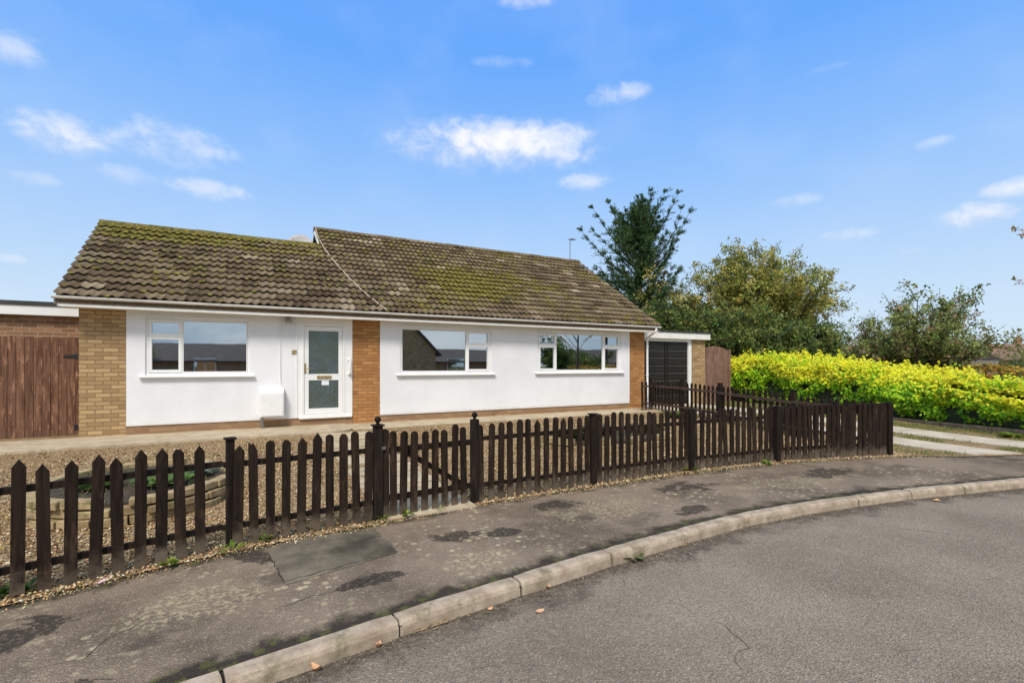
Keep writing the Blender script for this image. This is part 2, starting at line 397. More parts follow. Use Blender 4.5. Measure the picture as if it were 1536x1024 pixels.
# cracks: thin dark sealed lines in road and pavement
M_CRACK = simple('crack_dirt', (.028, .024, .02), .95, .3)
def crack(P, w, z, seed, name='road_crack'):
    r = random.Random(seed); pts = []
    for (x0, y0), (x1, y1) in zip(P[:-1], P[1:]):
        n = max(2, int(math.hypot(x1 - x0, y1 - y0) / .05))
        for i in range(n): t = i / n; pts.append((x0 + (x1 - x0) * t + r.uniform(-.012, .012), y0 + (y1 - y0) * t + r.uniform(-.012, .012)))
    g = MB(); n = len(pts)
    for i, (x, y) in enumerate(pts):
        a = pts[max(0, i - 1)]; b_ = pts[min(n - 1, i + 1)]; d = math.hypot(b_[0] - a[0], b_[1] - a[1]) + 1e-9
        nx, ny = -(b_[1] - a[1]) / d, (b_[0] - a[0]) / d; ww = w * r.uniform(.3, 1.2) * min(1, (min(i, n - 1 - i) + .5) / 5)
        g.v += [(x - nx * ww, y - ny * ww, z), (x + nx * ww, y + ny * ww, z)]
    for i in range(n - 1): g.face(2 * i, 2 * i + 2, 2 * i + 3, 2 * i + 1)
    struct(g.build(name, M_CRACK))
ZR = ZROAD + .003

# kerb: separate concrete blocks with dirty open joints, built as one structure
def arc_points(fn, x0, x1, step):
    P = []; x = x0; P.append((x, fn(x)))
    while x < x1:
        d = 1 / math.sqrt(1 + ((fn(x + .01) - fn(x)) / .01) ** 2); x += step * d; P.append((x, fn(x)))
    return P
# joints must fall at x = .81, 1.71, 2.61 ...
left = []; x = .81
while x > -12:
    s_ = (ky(x) - ky(x - .01)) / .01; left.append(x); x -= .91 / math.sqrt(1 + s_ * s_)
right = []; x = .81
while x < 24:
    s_ = (ky(x + .01) - ky(x)) / .01; right.append(x); x += .91 / math.sqrt(1 + s_ * s_)
J = sorted(set(left + right))
g = MB()
PROF = [(-.122, -.13), (-.115, -.03), (-.106, -.006), (-.088, .007), (-.065, .011), (.0, .010), (.0, -.13)]   # (offset from back edge, z)
for i in range(len(J) - 1):
    xa, xb = J[i], J[i + 1]; gap = .007
    P0 = Vector((xa, ky(xa), 0)); P1 = Vector((xb, ky(xb), 0)); d = (P1 - P0).normalized(); nrm = Vector((-d.y, d.x, 0))
    zj = rnd.uniform(-.004, .004); yj = rnd.uniform(-.005, .005)
    rows = []; ns = 8
    for s_ in range(ns + 1):
        t_ = gap + (1 - 2 * gap / .91) * s_ / ns * .91 if False else gap + (.91 - 2 * gap) * s_ / ns
        p = P0 + d * min(t_, (P1 - P0).length - gap) + nrm * yj
        end = .006 if s_ in (0, ns) else 0
        rows.append(g.pts([(p.x + nrm.x * (o_ + (end if o_ < -.05 else 0) + rnd.uniform(-.0035, .0035)), p.y + nrm.y * (o_ + (end if o_ < -.05 else 0)), z_ - (end if z_ > -.05 else 0) + zj + rnd.uniform(-.0028, .0028)) for o_, z_ in PROF]))
    for a, b_ in zip(rows[:-1], rows[1:]):
        for q in range(len(PROF) - 1): g.face(a + q, b_ + q, b_ + q + 1, a + q + 1)
    n = len(PROF); g.face(*[rows[0] + q for q in range(n)]); g.face(*[rows[-1] + q for q in range(n)][::-1])
kb = struct(g.build('kerb', M_KERB))
# dirt bed filling the joints and the gap behind the kerb
g = MB(); xs2 = np.arange(-12, 24, .3)
for x in xs2: y = ky(x); g.v += [(float(x), y - .105, -.03), (float(x), y + .03, -.004), (float(x), y + .03, -.13), (float(x), y - .105, -.13)]
for i in range(len(xs2) - 1):
    k = i * 4; g.face(k, k + 4, k + 5, k + 1); g.face(k + 3, k + 7, k + 4, k)
struct(g.build('kerb_bedding', M_CRACK))

# garden gravel, from the pavement edge back to the house and beyond
g = MB(); xs3 = np.concatenate([np.arange(-14, -4, 1.0), np.arange(-4, 11, .5), np.arange(11, 30.1, 1.0)]); nd = 14
for x in xs3:
    b_ = by(x)
    for j in range(nd):
        y = b_ + (24 - b_) * (j / (nd - 1)) ** 1.6
        z = gz(x, y) + .006 + (.02 * mnoise.noise((x * 1.1, y * 1.1, 0)) if y > b_ + .4 and y < 9.7 else 0)
        g.v.append((float(x), y, z))
for i in range(len(xs3) - 1):
    for j in range(nd - 1): k = i * nd + j; g.face(k, k + nd, k + nd + 1, k + 1)
struct(g.build('garden_ground', M_GRAV, smooth=True))

# ------------------------------------------------------------------ building materials
def m_brick(name, c1, c2, mortar, dark=.6):
    m, t, b = mat(name); o = t.obj(); s_ = t.n('ShaderNodeSeparateXYZ', {0: o}).outputs
    v = t.n('ShaderNodeCombineXYZ', {0: t.math('ADD', s_[0], s_[1]), 1: s_[2], 2: 0.0}).outputs[0]
    br = t.n('ShaderNodeTexBrick', {'Vector': v, 'Color1': (0, 0, 0), 'Color2': (1, 1, 1), 'Mortar': (.5, .5, .5), 'Scale': 1.0, 'Mortar Size': .0085, 'Mortar Smooth': .25, 'Brick Width': .225, 'Row Height': .075, 'Bias': 0.0})
    cell = br.outputs['Color']; fac = br.outputs['Fac']
    r = t.n('ShaderNodeSeparateXYZ', {0: cell}).outputs[0]
    c = t.mix(r, c1, c2)
    c = t.mix(t.math('MULTIPLY', t.smooth(t.noise(v, 2.2, 4, .6), .5, .75), .35), c, tuple(q * dark for q in c1))
    c = t.mix(t.math('MULTIPLY', t.smooth(t.noise(o, 60, 3, .6), .5, .7), .25), c, tuple(q * .5 for q in c1))
    c = t.mix(fac, c, mortar)
    t.put(b.inputs['Base Color'], c); b.inputs['Roughness'].default_value = .88; b.inputs['Specular IOR Level'].default_value = .2
    n1 = t.bump(t.math('SUBTRACT', 1.0, fac), .006, .8); t.put(b.inputs['Normal'], t.bump(t.noise(o, 90, 3), .002, .6, n1))
    return m
M_BUFF = m_brick('buff_brick', (.34, .215, .10), (.56, .385, .195), (.26, .18, .105))
M_ORANGE = m_brick('orange_brick', (.36, .16, .052), (.56, .28, .10), (.27, .16, .08))
M_PLINTH = m_brick('plinth_brick', (.30, .17, .09), (.42, .26, .14), (.28, .20, .13), .5)
M_REDBR = m_brick('brown_brick', (.26, .13, .065), (.42, .23, .12), (.42, .32, .22))
def m_render():
    m, t, b = mat('white_render'); o = t.obj()
    c = t.mix(t.smooth(t.noise(o, 1.2, 5, .6), .3, .75), (.80, .80, .81), (.88, .885, .90))
    s_ = t.n('ShaderNodeSeparateXYZ', {0: o}).outputs
    streak = t.noise(t.scale(o, (9, 9, .5)), 1.0, 4, .6)
    c = t.mix(t.math('MULTIPLY', t.smooth(streak, .52, .72), .05), c, (.60, .55, .46))
    low = t.smooth(t.math('ADD', s_[2], t.math('MULTIPLY', t.noise(o, 6, 4), .12)), .33, .19)
    c = t.mix(t.math('MULTIPLY', low, .45), c, (.42, .36, .27))
    t.put(b.inputs['Base Color'], c); b.inputs['Roughness'].default_value = .8; b.inputs['Specular IOR Level'].default_value = .25
    t.put(b.inputs['Normal'], t.bump(t.noise(o, 55, 5, .7), .004, .8, t.bump(t.noise(o, 2.5, 3), .012, .5)))
    return m
M_RENDER = m_render()
M_PVC = simple('white_pvc', (.88, .88, .86), .35, .03, 3.0)
M_PVC2 = simple('white_gutter_plastic', (.86, .84, .79), .4, .06, 5.0)
M_DARK = simple('dark_interior', (.015, .016, .018), .9)
def m_glass(name, col, rough, wav, scale):
    m, t, b = mat(name); o = t.obj()
    t.put(b.inputs['Base Color'], col); b.inputs['Metallic'].default_value = 1.0; b.inputs['Roughness'].default_value = rough
    t.put(b.inputs['Normal'], t.bump(t.noise(o, scale, 2), wav, 1.0))
    return m
M_GLASS = m_glass('window_glass', (.52, .565, .58), .015, .00025, 2.0)
def m_obsc():
    m, t, b = mat('obscured_glass'); o = t.obj()
    c = t.mix(t.smooth(t.noise(o, 38, 4, .7), .35, .65), (.13, .165, .15), (.26, .31, .32))
    t.put(b.inputs['Base Color'], t.mix(t.smooth(t.noise(o, 4, 3), .4, .6), c, (.17, .21, .17))); b.inputs['Metallic'].default_value = .9; b.inputs['Roughness'].default_value = .30
    t.put(b.inputs['Normal'], t.bump(t.noise(o, 38, 3), .012, 1.0)); return m
M_OBSC = m_obsc()
_unused = ('obscured_glass', (.20, .235, .24), .28, .006, 26.0)
M_METAL = simple('grey_metal', (.30, .30, .30), .4, .2, 8, metal=.8)
M_BRASS = simple('worn_brass', (.55, .42, .20), .35, .2, 20, metal=.7)
def m_tile():
    m, t, b = mat('concrete_roof_tile'); o = t.obj(); col = t.attr('Col')
    s_ = t.n('ShaderNodeSeparateXYZ', {0: col}).outputs
    c = t.ramp(s_[0], [(0, (.085, .057, .034)), (.4, (.170, .122, .074)), (.75, (.265, .203, .132)), (1, (.44, .355, .25))])
    c = t.mix(t.math('MULTIPLY', t.smooth(t.noise(o, 22, 5, .7), .45, .7), .6), c, (.045, .034, .022))
    c = t.mix(t.math('MULTIPLY', t.smooth(t.noise(o, 34, 5, .75), .58, .68), .6), c, (.50, .46, .38))
    # moss film, more of it where Col.g says (towards the ridge and the middle)
    mo = t.smooth(t.math('ADD', t.math('MULTIPLY', t.noise(o, 7.5, 6, .7), 1.0), t.math('MULTIPLY', t.math('SUBTRACT', s_[1], .5), .75)), .51, .66)
    mc = t.mix(t.smooth(t.noise(o, 16, 3), .4, .62), (.085, .088, .02), (.27, .215, .03))
    c = t.mix(t.math('MULTIPLY', mo, .80), c, mc)
    t.put(b.inputs['Base Color'], c); b.inputs['Roughness'].default_value = .92; b.inputs['Specular IOR Level'].default_value = .2
    t.put(b.inputs['Normal'], t.bump(t.noise(o, 45, 6, .75), .014, 1.0))
    return m
M_TILE = m_tile()
M_MOSS = simple('roof_moss', (.21, .20, .03), .95, .5, 9.0, .01)
M_FELT = simple('roof_felt', (.05, .052, .05), .9, .3, 6)

# ------------------------------------------------------------------ the bungalow
FY = 11.42; X0, X1 = -2.56, 10.95; EY, EZ = 11.0, 2.70; PITCH = math.atan2(2.02, 3.08)
RYL, RZL = 14.08, 4.72; RYR, RZR = 15.15, 5.42; XL, XM, XR = -2.78, 1.82, 11.16
GZH = .20
house = thing('bungalow', (4.2, 14.0, GZH), 'long white rendered bungalow with mossy brown tiled roof behind the picket fence', 'house')
# brick walls
w = MB()
w.box(X0, -1.88, FY, FY + .3, .12, 2.60)
w.build('brick_pier', M_BUFF, house)['label'] = 'pale buff brick pier at the left corner'
w = MB(); w.box(2.17, 2.78, FY, FY + .3, .14, 2.60); w.build('brick_pier', M_ORANGE, house)['label'] = 'orange brick pier beside the front door'
w = MB(); w.box(10.32, X1, FY, FY + .3, .14, 2.60); w.build('brick_pier', M_ORANGE, house)['label'] = 'orange brick pier at the garage corner'
w = MB(); w.box(-1.88, 2.17, FY - .005, FY + .3, .12, .405); w.box(2.78, 10.32, FY - .005, FY + .3, .12, .385); w.build('plinth', M_PLINTH, house)
# side and back walls as one shell
w = MB()
w.box(X0, X0 + .28, FY + .3, 16.75, .1, 2.6); w.box(X1 - .28, X1, FY + .3, 18.9, .1, 2.6); w.box(X0, X1, 16.76, 16.98, .1, 2.6)
w.prism([(EY + .45, 2.6), (RYL, RZL - .12), (16.75, 2.6)], 'x', X0, X0 + .26)
w.prism([(EY + .45, 2.6), (RYR, RZR - .12), (18.9, 2.6)], 'x', X1 - .26, X1)
w.prism([(EY + .45, 2.6), (RYR, RZR - .12), (18.9, 2.6)], 'x', XM + .12, XM + .32)
w.build('wall', M_BUFF, house)
# white rendered front with window openings
def wall_with_holes(x0, x1, z0, z1, holes, yf, th, mb):
    xs_ = sorted({x0, x1, *[h[0] for h in holes], *[h[1] for h in holes]}); zs_ = sorted({z0, z1, *[h[2] for h in holes], *[h[3] for h in holes]})
    def solid(i, j):
        if i < 0 or j < 0 or i >= len(xs_) - 1 or j >= len(zs_) - 1: return False
        cx = (xs_[i] + xs_[i + 1]) / 2; cz = (zs_[j] + zs_[j + 1]) / 2
        return not any(h[0] < cx < h[1] and h[2] < cz < h[3] for h in holes)
    for i in range(len(xs_) - 1):
        for j in range(len(zs_) - 1):
            if not solid(i, j): continue
            a, b_, c, d = xs_[i], xs_[i + 1], zs_[j], zs_[j + 1]
            k = mb.pts([(a, yf, c), (b_, yf, c), (b_, yf, d), (a, yf, d), (a, yf + th, c), (b_, yf + th, c), (b_, yf + th, d), (a, yf + th, d)])
            mb.face(k, k + 1, k + 2, k + 3)
            if not solid(i, j - 1): mb.face(k, k + 4, k + 5, k + 1)
            if not solid(i, j + 1): mb.face(k + 3, k + 2, k + 6, k + 7)
            if not solid(i - 1, j): mb.face(k, k + 3, k + 7, k + 4)
            if not solid(i + 1, j): mb.face(k + 1, k + 5, k + 6, k + 2)
WF = FY - .025
w = MB(); wall_with_holes(-1.88, 1.04, .405, 2.565, [(-1.597, .137, 1.345, 2.447)], WF, .10, w)
w.build('rendered_wall', M_RENDER, house)
w = MB(); wall_with_holes(2.785, 10.32, .385, 2.565, [(3.253, 5.647, 1.335, 2.442), (7.043, 9.987, 1.345, 2.462)], WF, .10, w)
w.build('rendered_wall', M_RENDER, house)
# dark room volumes behind (closes the openings)
w = MB(); w.box(-2.2, 10.6, FY + .35, FY + .40, .4, 2.6); w.build('inner_wall', M_DARK, house)

def frame_bars(mb, x0, x1, z0, z1, w_, y0, y1):
    mb.box(x0, x1, y0, y1, z0, z0 + w_); mb.box(x0, x1, y0, y1, z1 - w_, z1)
    mb.box(x0, x0 + w_, y0, y1, z0 + w_, z1 - w_); mb.box(x1 - w_, x1, y0, y1, z0 + w_, z1 - w_)
def window(x0, x1, z0, z1, cells, label):
    """cells: (xa, xb, za, zb, opening?)"""
    fr = MB(); yf = WF + .03
    frame_bars(fr, x0, x1, z0, z1, .045, yf, yf + .07)
    win = fr.build('window', M_PVC, house, bevel=.004); win['label'] = label
    pane = MB()
    for (xa, xb, za, zb, op) in cells:
        f = MB(); ww = .055 if op else .018; off = -.012 if op else .006
        frame_bars(f, xa + .003, xb - .003, za + .003, zb - .003, ww, yf + off, yf + .06)
        f.build('casement' if op else 'fixed_frame', M_PVC, win, bevel=.004, world=False)
        p = MB(); p.box(xa + ww, xb - ww, yf + .03, yf + .036, za + ww, zb - ww); p.build('pane', M_GLASS, win)
        if op:
            f = MB(); f.box(xa + .001, xa + .003, yf + .02, yf + .05, za, zb)
    # mullions
    xsC = sorted({c[0] for c in cells} | {c[1] for c in cells})
    for xm in xsC[1:-1]:
        mm = MB(); mm.box(xm - .022, xm + .022, yf + .002, yf + .068, z0 + .045, z1 - .045); mm.build('mullion', M_PVC, win, bevel=.003)
    for (xa, xb, za, zb, op) in cells:
        if za > z0 + .1: mm = MB(); mm.box(xa + .02, xb - .02, yf + .004, yf + .066, za - .02, za + .02); mm.build('transom', M_PVC, win, bevel=.003)
    s_ = MB(); s_.prism([(WF - .075, z0 - .045), (WF - .075, z0 - .02), (WF + .04, z0 + .002), (WF + .04, z0 - .045)], 'x', x0 - .09, x1 + .08)
    s_.build('sill', M_PVC, win, bevel=.003)
    h = MB(); h.box(x0 - .01, x1 + .01, WF - .012, WF + .02, z1 + .001, z1 + .022); h.build('drip_bead', M_PVC, win)
window(-1.60, .14, 1.345, 2.45, [(-1.555, -1.02, 2.08, 2.405, 1), (-1.555, -1.02, 1.39, 2.08, 1), (-1.02, .095, 1.39, 2.405, 0)], 'window with two casements left of one large pane')
window(3.25, 5.65, 1.335, 2.445, [(3.295, 4.96, 1.38, 2.40, 0), (4.96, 5.605, 2.05, 2.40, 1), (4.96, 5.605, 1.38, 2.05, 1)], 'window with large pane left of two casements')
window(7.04, 9.99, 1.345, 2.465, [(7.085, 7.66, 2.08, 2.42, 1), (7.085, 7.66, 1.39, 2.08, 1), (7.66, 9.33, 1.39, 2.42, 0), (9.33, 9.945, 2.08, 2.42, 1), (9.33, 9.945, 1.39, 2.08, 1)], 'widest window, casements on both sides of the pane')

# door set
dr = MB(); yf = WF + .01
wall_with_holes(1.04, 2.165, .405, 2.565, [(1.11, 2.0, .43, 2.43)], WF + .004, .06, dr)
surround = dr.build('door_surround', M_PVC, house)
d = MB(); frame_bars(d, 1.11, 2.0, .43, 2.43, .05, WF - .012, WF + .06); d.box(1.06, 2.15, WF - .035, WF + .02, .385, .428)
d.box(1.0, 1.03, WF - .010, WF - .001, .41, 2.56)
d.build('door_frame', M_PVC, house, bevel=.004)
d = MB(); wall_with_holes(1.165, 1.945, .485, 2.375, [(1.255, 1.87, 1.345, 2.28), (1.255, 1.87, .60, 1.21)], WF + .012, .04, d)
door = d.build('front_door', M_PVC, house, bevel=.0)
p = MB(); p.box(1.25, 1.875, WF + .03, WF + .036, 1.34, 2.285); p.build('pane', M_OBSC, door)
p = MB(); p.box(1.25, 1.875, WF + .03, WF + .036, .595, 1.215); p.build('pane', M_OBSC, door)
p = MB(); p.box(1.17, 1.2, WF - .003, WF + .013, 1.36, 1.58); p.tube([(1.185, WF - .003, 1.46), (1.185, WF - .05, 1.46), (1.29, WF - .055, 1.462)], .009, 8); p.build('handle', M_BRASS, door)
p = MB(); p.box(1.42, 1.72, WF - .008, WF + .013, 1.245, 1.31); p.box(1.44, 1.70, WF - .016, WF - .0085, 1.26, 1.297); p.build('letter_plate', M_BRASS, door, bevel=.004)
p = MB(); p.box(1.52, 1.67, WF + .024, WF + .0285, 1.10, 1.21); p.build('paper_note', simple('white_paper', (.8, .82, .86), .8, .03), door)
d = MB(); d.tube([(2.1, WF - .002, 1.66), (2.1, WF - .07, 1.66), (2.1, WF - .09, 1.62), (2.1, WF - .09, 1.38), (2.1, WF - .07, 1.34), (2.1, WF - .002, 1.34)], .017, 10)
d.tube([(2.1, WF + .003, 1.66), (2.1, WF - .012, 1.66)], .04, 14); d.tube([(2.1, WF + .003, 1.34), (2.1, WF - .012, 1.34)], .04, 14)
d.build('grab_rail', M_PVC, house, smooth=True)
# meter box with cable trunking
d = MB(); d.prism([(WF - .21, .47), (WF - .22, .98), (WF - .12, 1.06), (WF - .001, 1.06), (WF - .001, .47)], 'x', .30, .76)
mbx = d.build('meter_box', M_PVC, house, bevel=.012)
d = MB(); d.box(.325, .735, WF - .229, WF - .216, .50, .955); d.box(.50, .53, WF - .236, WF - .229, .72, .74); d.build('cover', M_PVC, mbx, bevel=.008)
d = MB(); d.tube([(.36, WF - .10, .47), (.36, WF - .10, .2)], .028, 10); d.build('inlet_pipe', M_METAL, mbx)
d = MB(); d.tube([(.70, WF - .012, 2.55), (.70, WF - .012, 1.20), (.72, WF - .012, 1.10), (.80, WF - .012, 1.0), (.81, WF - .012, .9), (.81, WF - .012, .50)], .010, 8); d.build('cable', M_PVC2, house)
# number plate, door light
d = MB(); d.box(.92, 1.02, WF - .014, WF - .001, 1.77, 1.86); d.build('door_plate', M_BRASS, house, bevel=.003)
d = MB(); d.box(.80, .90, WF - .10, WF - .001, 2.47, 2.54); d.box(.78, .93, WF - .15, WF - .05, 2.43, 2.475); d.build('security_light', simple('light_grey_plastic', (.35, .35, .34), .5), house, bevel=.006)
# fascia, soffit, gutter, downpipe
d = MB(); d.box(XL + .02, XR - .02, EY + .034, EY + .064, 2.540, 2.70); d.box(XL + .02, XR - .02, EY + .0645, FY + .02, 2.550, 2.562)
fas = d.build('fascia', M_PVC2, house)
d = MB(); prof = []
for i in range(9):
    a = math.pi * i / 8; prof.append((EY - .006 - .040 * math.cos(a), 2.708 - .044 * math.sin(a)))
prof = prof + [(y_ + (.006 if y_ < EY - .010 else -.006), z_ + .004) for y_, z_ in prof[::-1]]
for xa, xb in ((XL - .03, 1.0), (1.0, 5.2), (5.2, XR + .03)): d.prism(prof, 'x', xa, xb)
for xj in (1.0, 5.2, -.9, 3.1, 7.2, 9.2): 
    pj = [(EY - .006 - .043 * math.cos(math.pi * i / 8), 2.709 - .047 * math.sin(math.pi * i / 8)) for i in range(9)] ; d.prism(pj, 'x', xj - (.05 if xj in (1.0, 5.2) else .012), xj + (.05 if xj in (1.0, 5.2) else .012))
for xe in (XL - .03, XR + .03): d.prism([(EY - .006 - .042 * math.cos(math.pi * i / 8), 2.709 - .046 * math.sin(math.pi * i / 8)) for i in range(9)], 'x', xe - .008, xe + .008)
d.build('gutter', M_PVC2, house)
d = MB(); d.tube([(11.02, EY - .018, 2.64), (11.02, EY + .02, 2.56), (11.02, FY - .10, 2.40), (11.02, FY - .05, 2.30), (11.02, FY - .05, .30), (11.02, FY - .12, .22)], .034, 12)
for z_ in (2.1, 1.2, .5): d.tube([(11.02, FY - .05, z_), (11.02, FY - .05, z_ + .04)], .042, 12)
d.build('downpipe', M_PVC, house, smooth=True)

# roof tiles: every tile a lapped, rolled sheet
def roof_tiles(x0, x1, ncourse, gauge, seed):
    V = []; F = []; C = []; r = random.Random(seed); tw = .30; nseg = 12
    ct, st = math.cos(PITCH), math.sin(PITCH)
    nx = int(round((x1 - x0) / tw)); tw = (x1 - x0) / nx
    for c in range(ncourse):
        s0 = c * gauge - .02; s1 = s0 + gauge + .09
        for i in range(nx):
            xa = x0 + i * tw; tone = min(1, max(0, r.gauss(.42, .20))); lift = r.uniform(-.006, .010); sk = r.uniform(-.013, .011)
            tilt = r.uniform(-.004, .004)
            for q in range(nseg + 1):
                x = xa + tw * q / nseg; ph = (x - x0) / tw * 2 * 2 * math.pi
                h = .019 * (1 + math.cos(ph)) + tilt * (q / nseg - .5)
                rag = .007 * r.uniform(-1, 1)
                for (s_, n_) in ((s0 + sk, .038 + h * 1.1 + lift), (s0 + sk + rag, .056 + h * 1.1 + lift), ((s0 + s1) / 2, .030 + h + lift * .6), (s1, .000 + h * .8)):
                    V.append((x, EY + s_ * ct - n_ * st, EZ + s_ * st + n_ * ct))
            k = len(V) - 4 * (nseg + 1)
            s_mid = (s0 + s1) / 2 / (ncourse * gauge)
            mossy = .35 + .45 * mnoise.noise((xa * .45 + seed, c * .16, 3.3)) + (.42 if s_mid > .78 and seed == 1 else 0) + (.05 if seed == 2 else 0) + (.38 * math.exp(-((xa - 5.2) / 2.6) ** 2 - ((s_mid - .38) / .28) ** 2) if seed == 2 else 0) + .1 * r.uniform(-1, 1)
            for q in range(nseg):
                a = k + 4 * q; b_ = a + 4
                for l in range(3): F.append((a + l, b_ + l, b_ + l + 1, a + l + 1)); C.append((tone, mossy, 0))
    return V, F, C
V1, F1, C1 = roof_tiles(XL, XM + .02, 13, 3.683 / 13, 1)
V2, F2, C2 = roof_tiles(XM + .02, XR, 18, 3.683 / 13, 2)
off = len(V1); F2 = [tuple(i + off for i in f) for f in F2]
roof = np_mesh('roof', V1 + V2, F1 + F2, M_TILE, house, C1 + C2, smooth=False)
# deck and back slopes
d = MB(); d.cc = (.35, .3, 0)
ct, st, tt = math.cos(PITCH), math.sin(PITCH), math.tan(PITCH)
zR = lambda y: EZ - .02 + (y - EY) * tt
d.prism([(EY + .02, zR(EY + .02)), (RYL, zR(RYL)), (2 * RYL - EY, zR(EY)), (2 * RYL - EY, zR(EY) - .1), (RYL, zR(RYL) - .12), (EY + .02, zR(EY + .02) - .1)], 'x', XL + .03, XM)
yr = 2 * RYR - EY
d.prism([(EY + .02, zR(EY + .02)), (RYR, zR(RYR)), (yr, zR(EY)), (yr, zR(EY) - .1), (RYR, zR(RYR) - .12), (EY + .02, zR(EY + .02) - .1)], 'x', XM + .001, XR - .03)
d.build('roof_deck', M_TILE, roof)
# ridge caps
d = MB()
def ridge(x0, x1, y, z, m_):
    x = x0
    while x < x1 - .1:
        d.cc = (rnd.random(), m_ + rnd.uniform(-.2, .2), 0); L = min(.45, x1 - x); j = rnd.uniform(-.008, .008)
        P = [(y + .135 * math.cos(a), z + j - .085 + .135 * math.sin(a)) for a in [math.pi * (1 - k / 7) * 1.0 for k in range(8)]]
        d.prism(P, 'x', x, x + L - .008); x += L
ridge(XL - .01, XM, RYL, RZL + .03, .8); d.build('ridge', M_TILE, roof)
d = MB(); ridge(XM - .02, XR + .01, RYR, RZR + .04, .45); d.build('ridge', M_TILE, roof)
# verge boards
M_VERGE = simple('aged_verge', (.16, .17, .12), .8, .3)
for (x, ry, rz, sgn) in ((XL, RYL, RZL, -1), (XR, RYR, RZR, 1)):
    d = MB(); d.prism([(EY, EZ - .03), (ry, rz - .03), (ry, rz - .17), (EY + .0, EZ - .13)], 'x', x - .012, x + .012); d.build('verge_board', M_VERGE, roof)
d = MB(); sM = (RYL - .35); d.prism([(sM, EZ + (sM - EY) * tt + .03), (RYR, RZR + .04), (RYR + .9, RZR - .6), (RYR + .9, RZR - .75), (RYR, RZR - .1), (sM, EZ + (sM - EY) * tt - .05)], 'x', XM - .015, XM + .004)
d.build('verge_board', M_PVC2, roof)
# moss cushions on tile edges
V = []; F = []; r = random.Random(5); cnt = 0
def moss_at(x, s_, rad):
    y = EY + s_ * ct; z = EZ + s_ * st; n = Vector((0, -st, ct)); up = Vector((0, ct, st)); k = len(V)
    c = Vector((x, y, z)) + n * .058
    V.append(tuple(c + n * (rad * .7)))
    for ring, (rr, hz) in enumerate(((.6, .5), (1.0, .05))):
        for j in range(7):
            a = 2 * math.pi * j / 7; q = rad * rr * r.uniform(.75, 1.2)
            V.append(tuple(c + Vector((1, 0, 0)) * q * math.cos(a) * 1.3 + up * q * math.sin(a) * .8 + n * rad * hz))
    for j in range(7): jj = (j + 1) % 7; F.append((k, k + 1 + j, k + 1 + jj, k + 1 + jj)); F.append((k + 1 + j, k + 8 + j, k + 8 + jj, k + 1 + jj))
while cnt < 3200:
    x = r.uniform(XL + .05, XR - .05); L = 3.6 if x < XM else 4.9; s_ = r.uniform(0.05, L)
    dens = .5 + .9 * mnoise.noise((x * .5, s_ * .8, 9)) + (.35 if (x < XM and s_ > 2.9) else 0) - (.25 if s_ < .8 else 0) + (.1 if x > XM and x < 8 else 0)
    if r.random() > dens * .8: continue
    cs = round(s_ / .2833) * .2833 - .02 + r.uniform(0, .07); moss_at(x, min(cs, L), r.uniform(.010, .036)); cnt += 1
F3 = [f if f[2] != f[3] else f for f in F]
me = bpy.data.meshes.new('moss'); o_ = world_loc(house)
me.from_pydata([(a - o_.x, b_ - o_.y, c - o_.z) for a, b_, c in V], [], [tuple(dict.fromkeys(f)) for f in F]); me.materials.append(M_MOSS)
me.polygons.foreach_set('use_smooth', [True] * len(me.polygons))
mo = bpy.data.objects.new('moss', me); COL.objects.link(mo); mo.parent = roof; mo['kind'] = 'stuff'

# white aerial cable lying over the tiles
def on_roof(x, s_, n_=.07): return (x, EY + s_ * ct - n_ * st, EZ + s_ * st + n_ * ct)
c = MB(); cp = [on_roof(1.84, 4.9, .09), on_roof(1.84, 4.2), on_roof(1.9, 3.4), on_roof(2.06, 2.5), on_roof(2.26, 1.6), on_roof(2.52, .75), on_roof(2.82, .05), (2.85, EY - .01, 2.72)]
c.tube(cp, .011, 6)
tag(c.build('aerial_cable', simple('cream_cable', (.66, .55, .42), .5)), 'thin cream cable hanging down the tiles where the two roof heights meet', 'cable')
# satellite dish
dt = thing('satellite_dish', (1.45, RYL + .3, RZL - .2), 'pale grey satellite dish showing above the lower ridge', 'satellite dish')
c = MB(); dn = Vector((-.15, -.88, .35)).normalized(); cc = Vector((1.38, RYL + .35, RZL + .02)); ux = dn.orthogonal().normalized(); ux = Vector((dn.y, -dn.x, 0)).normalized(); uy = dn.cross(ux)
rings = []
for i in range(7):
    q = .33 * i / 6; rings.append(c.pts([tuple(cc + ux * q * math.cos(2 * math.pi * j / 28) + uy * q * 1.05 * math.sin(2 * math.pi * j / 28) + dn * (q * q * .55)) for j in range(28)]))
for a, b_ in zip(rings[:-1], rings[1:]):
    for j in range(28): jj = (j + 1) % 28; c.face(a + j, a + jj, b_ + jj, b_ + j)
c.build('reflector', simple('dish_grey', (.42, .41, .40), .5), dt, smooth=True).modifiers.new('s', 'SOLIDIFY').thickness = .006
c = MB(); c.tube([tuple(cc - dn * .02), tuple(cc - dn * .15), (1.45, RYL + .5, RZL - .5)], .02, 8); c.build('bracket', M_METAL, dt)
# TV aerial at the right end of the ridge
at = thing('tv_aerial', (11.0, RYR + .5, RZR - .3), 'thin grey television aerial on a mast at the right gable', 'aerial')
c = MB(); c.tube([(11.0, RYR + .3, RZR - .5), (11.0, RYR + .3, RZR + .95)], .016, 6); c.build('mast', M_METAL, at)
c = MB(); c.tube([(10.95, RYR + .25, RZR + .93), (11.35, RYR + .5, RZR + .99)], .012, 6)
for i in range(8): f = i / 7; p = Vector((10.97 + .36 * f, RYR + .26 + .22 * f, RZR + .935 + .05 * f)); c.tube([tuple(p + Vector((-.05, .09, 0))), tuple(p + Vector((.05, -.09, 0)))], .006, 5)
c.build('antenna', M_METAL, at)

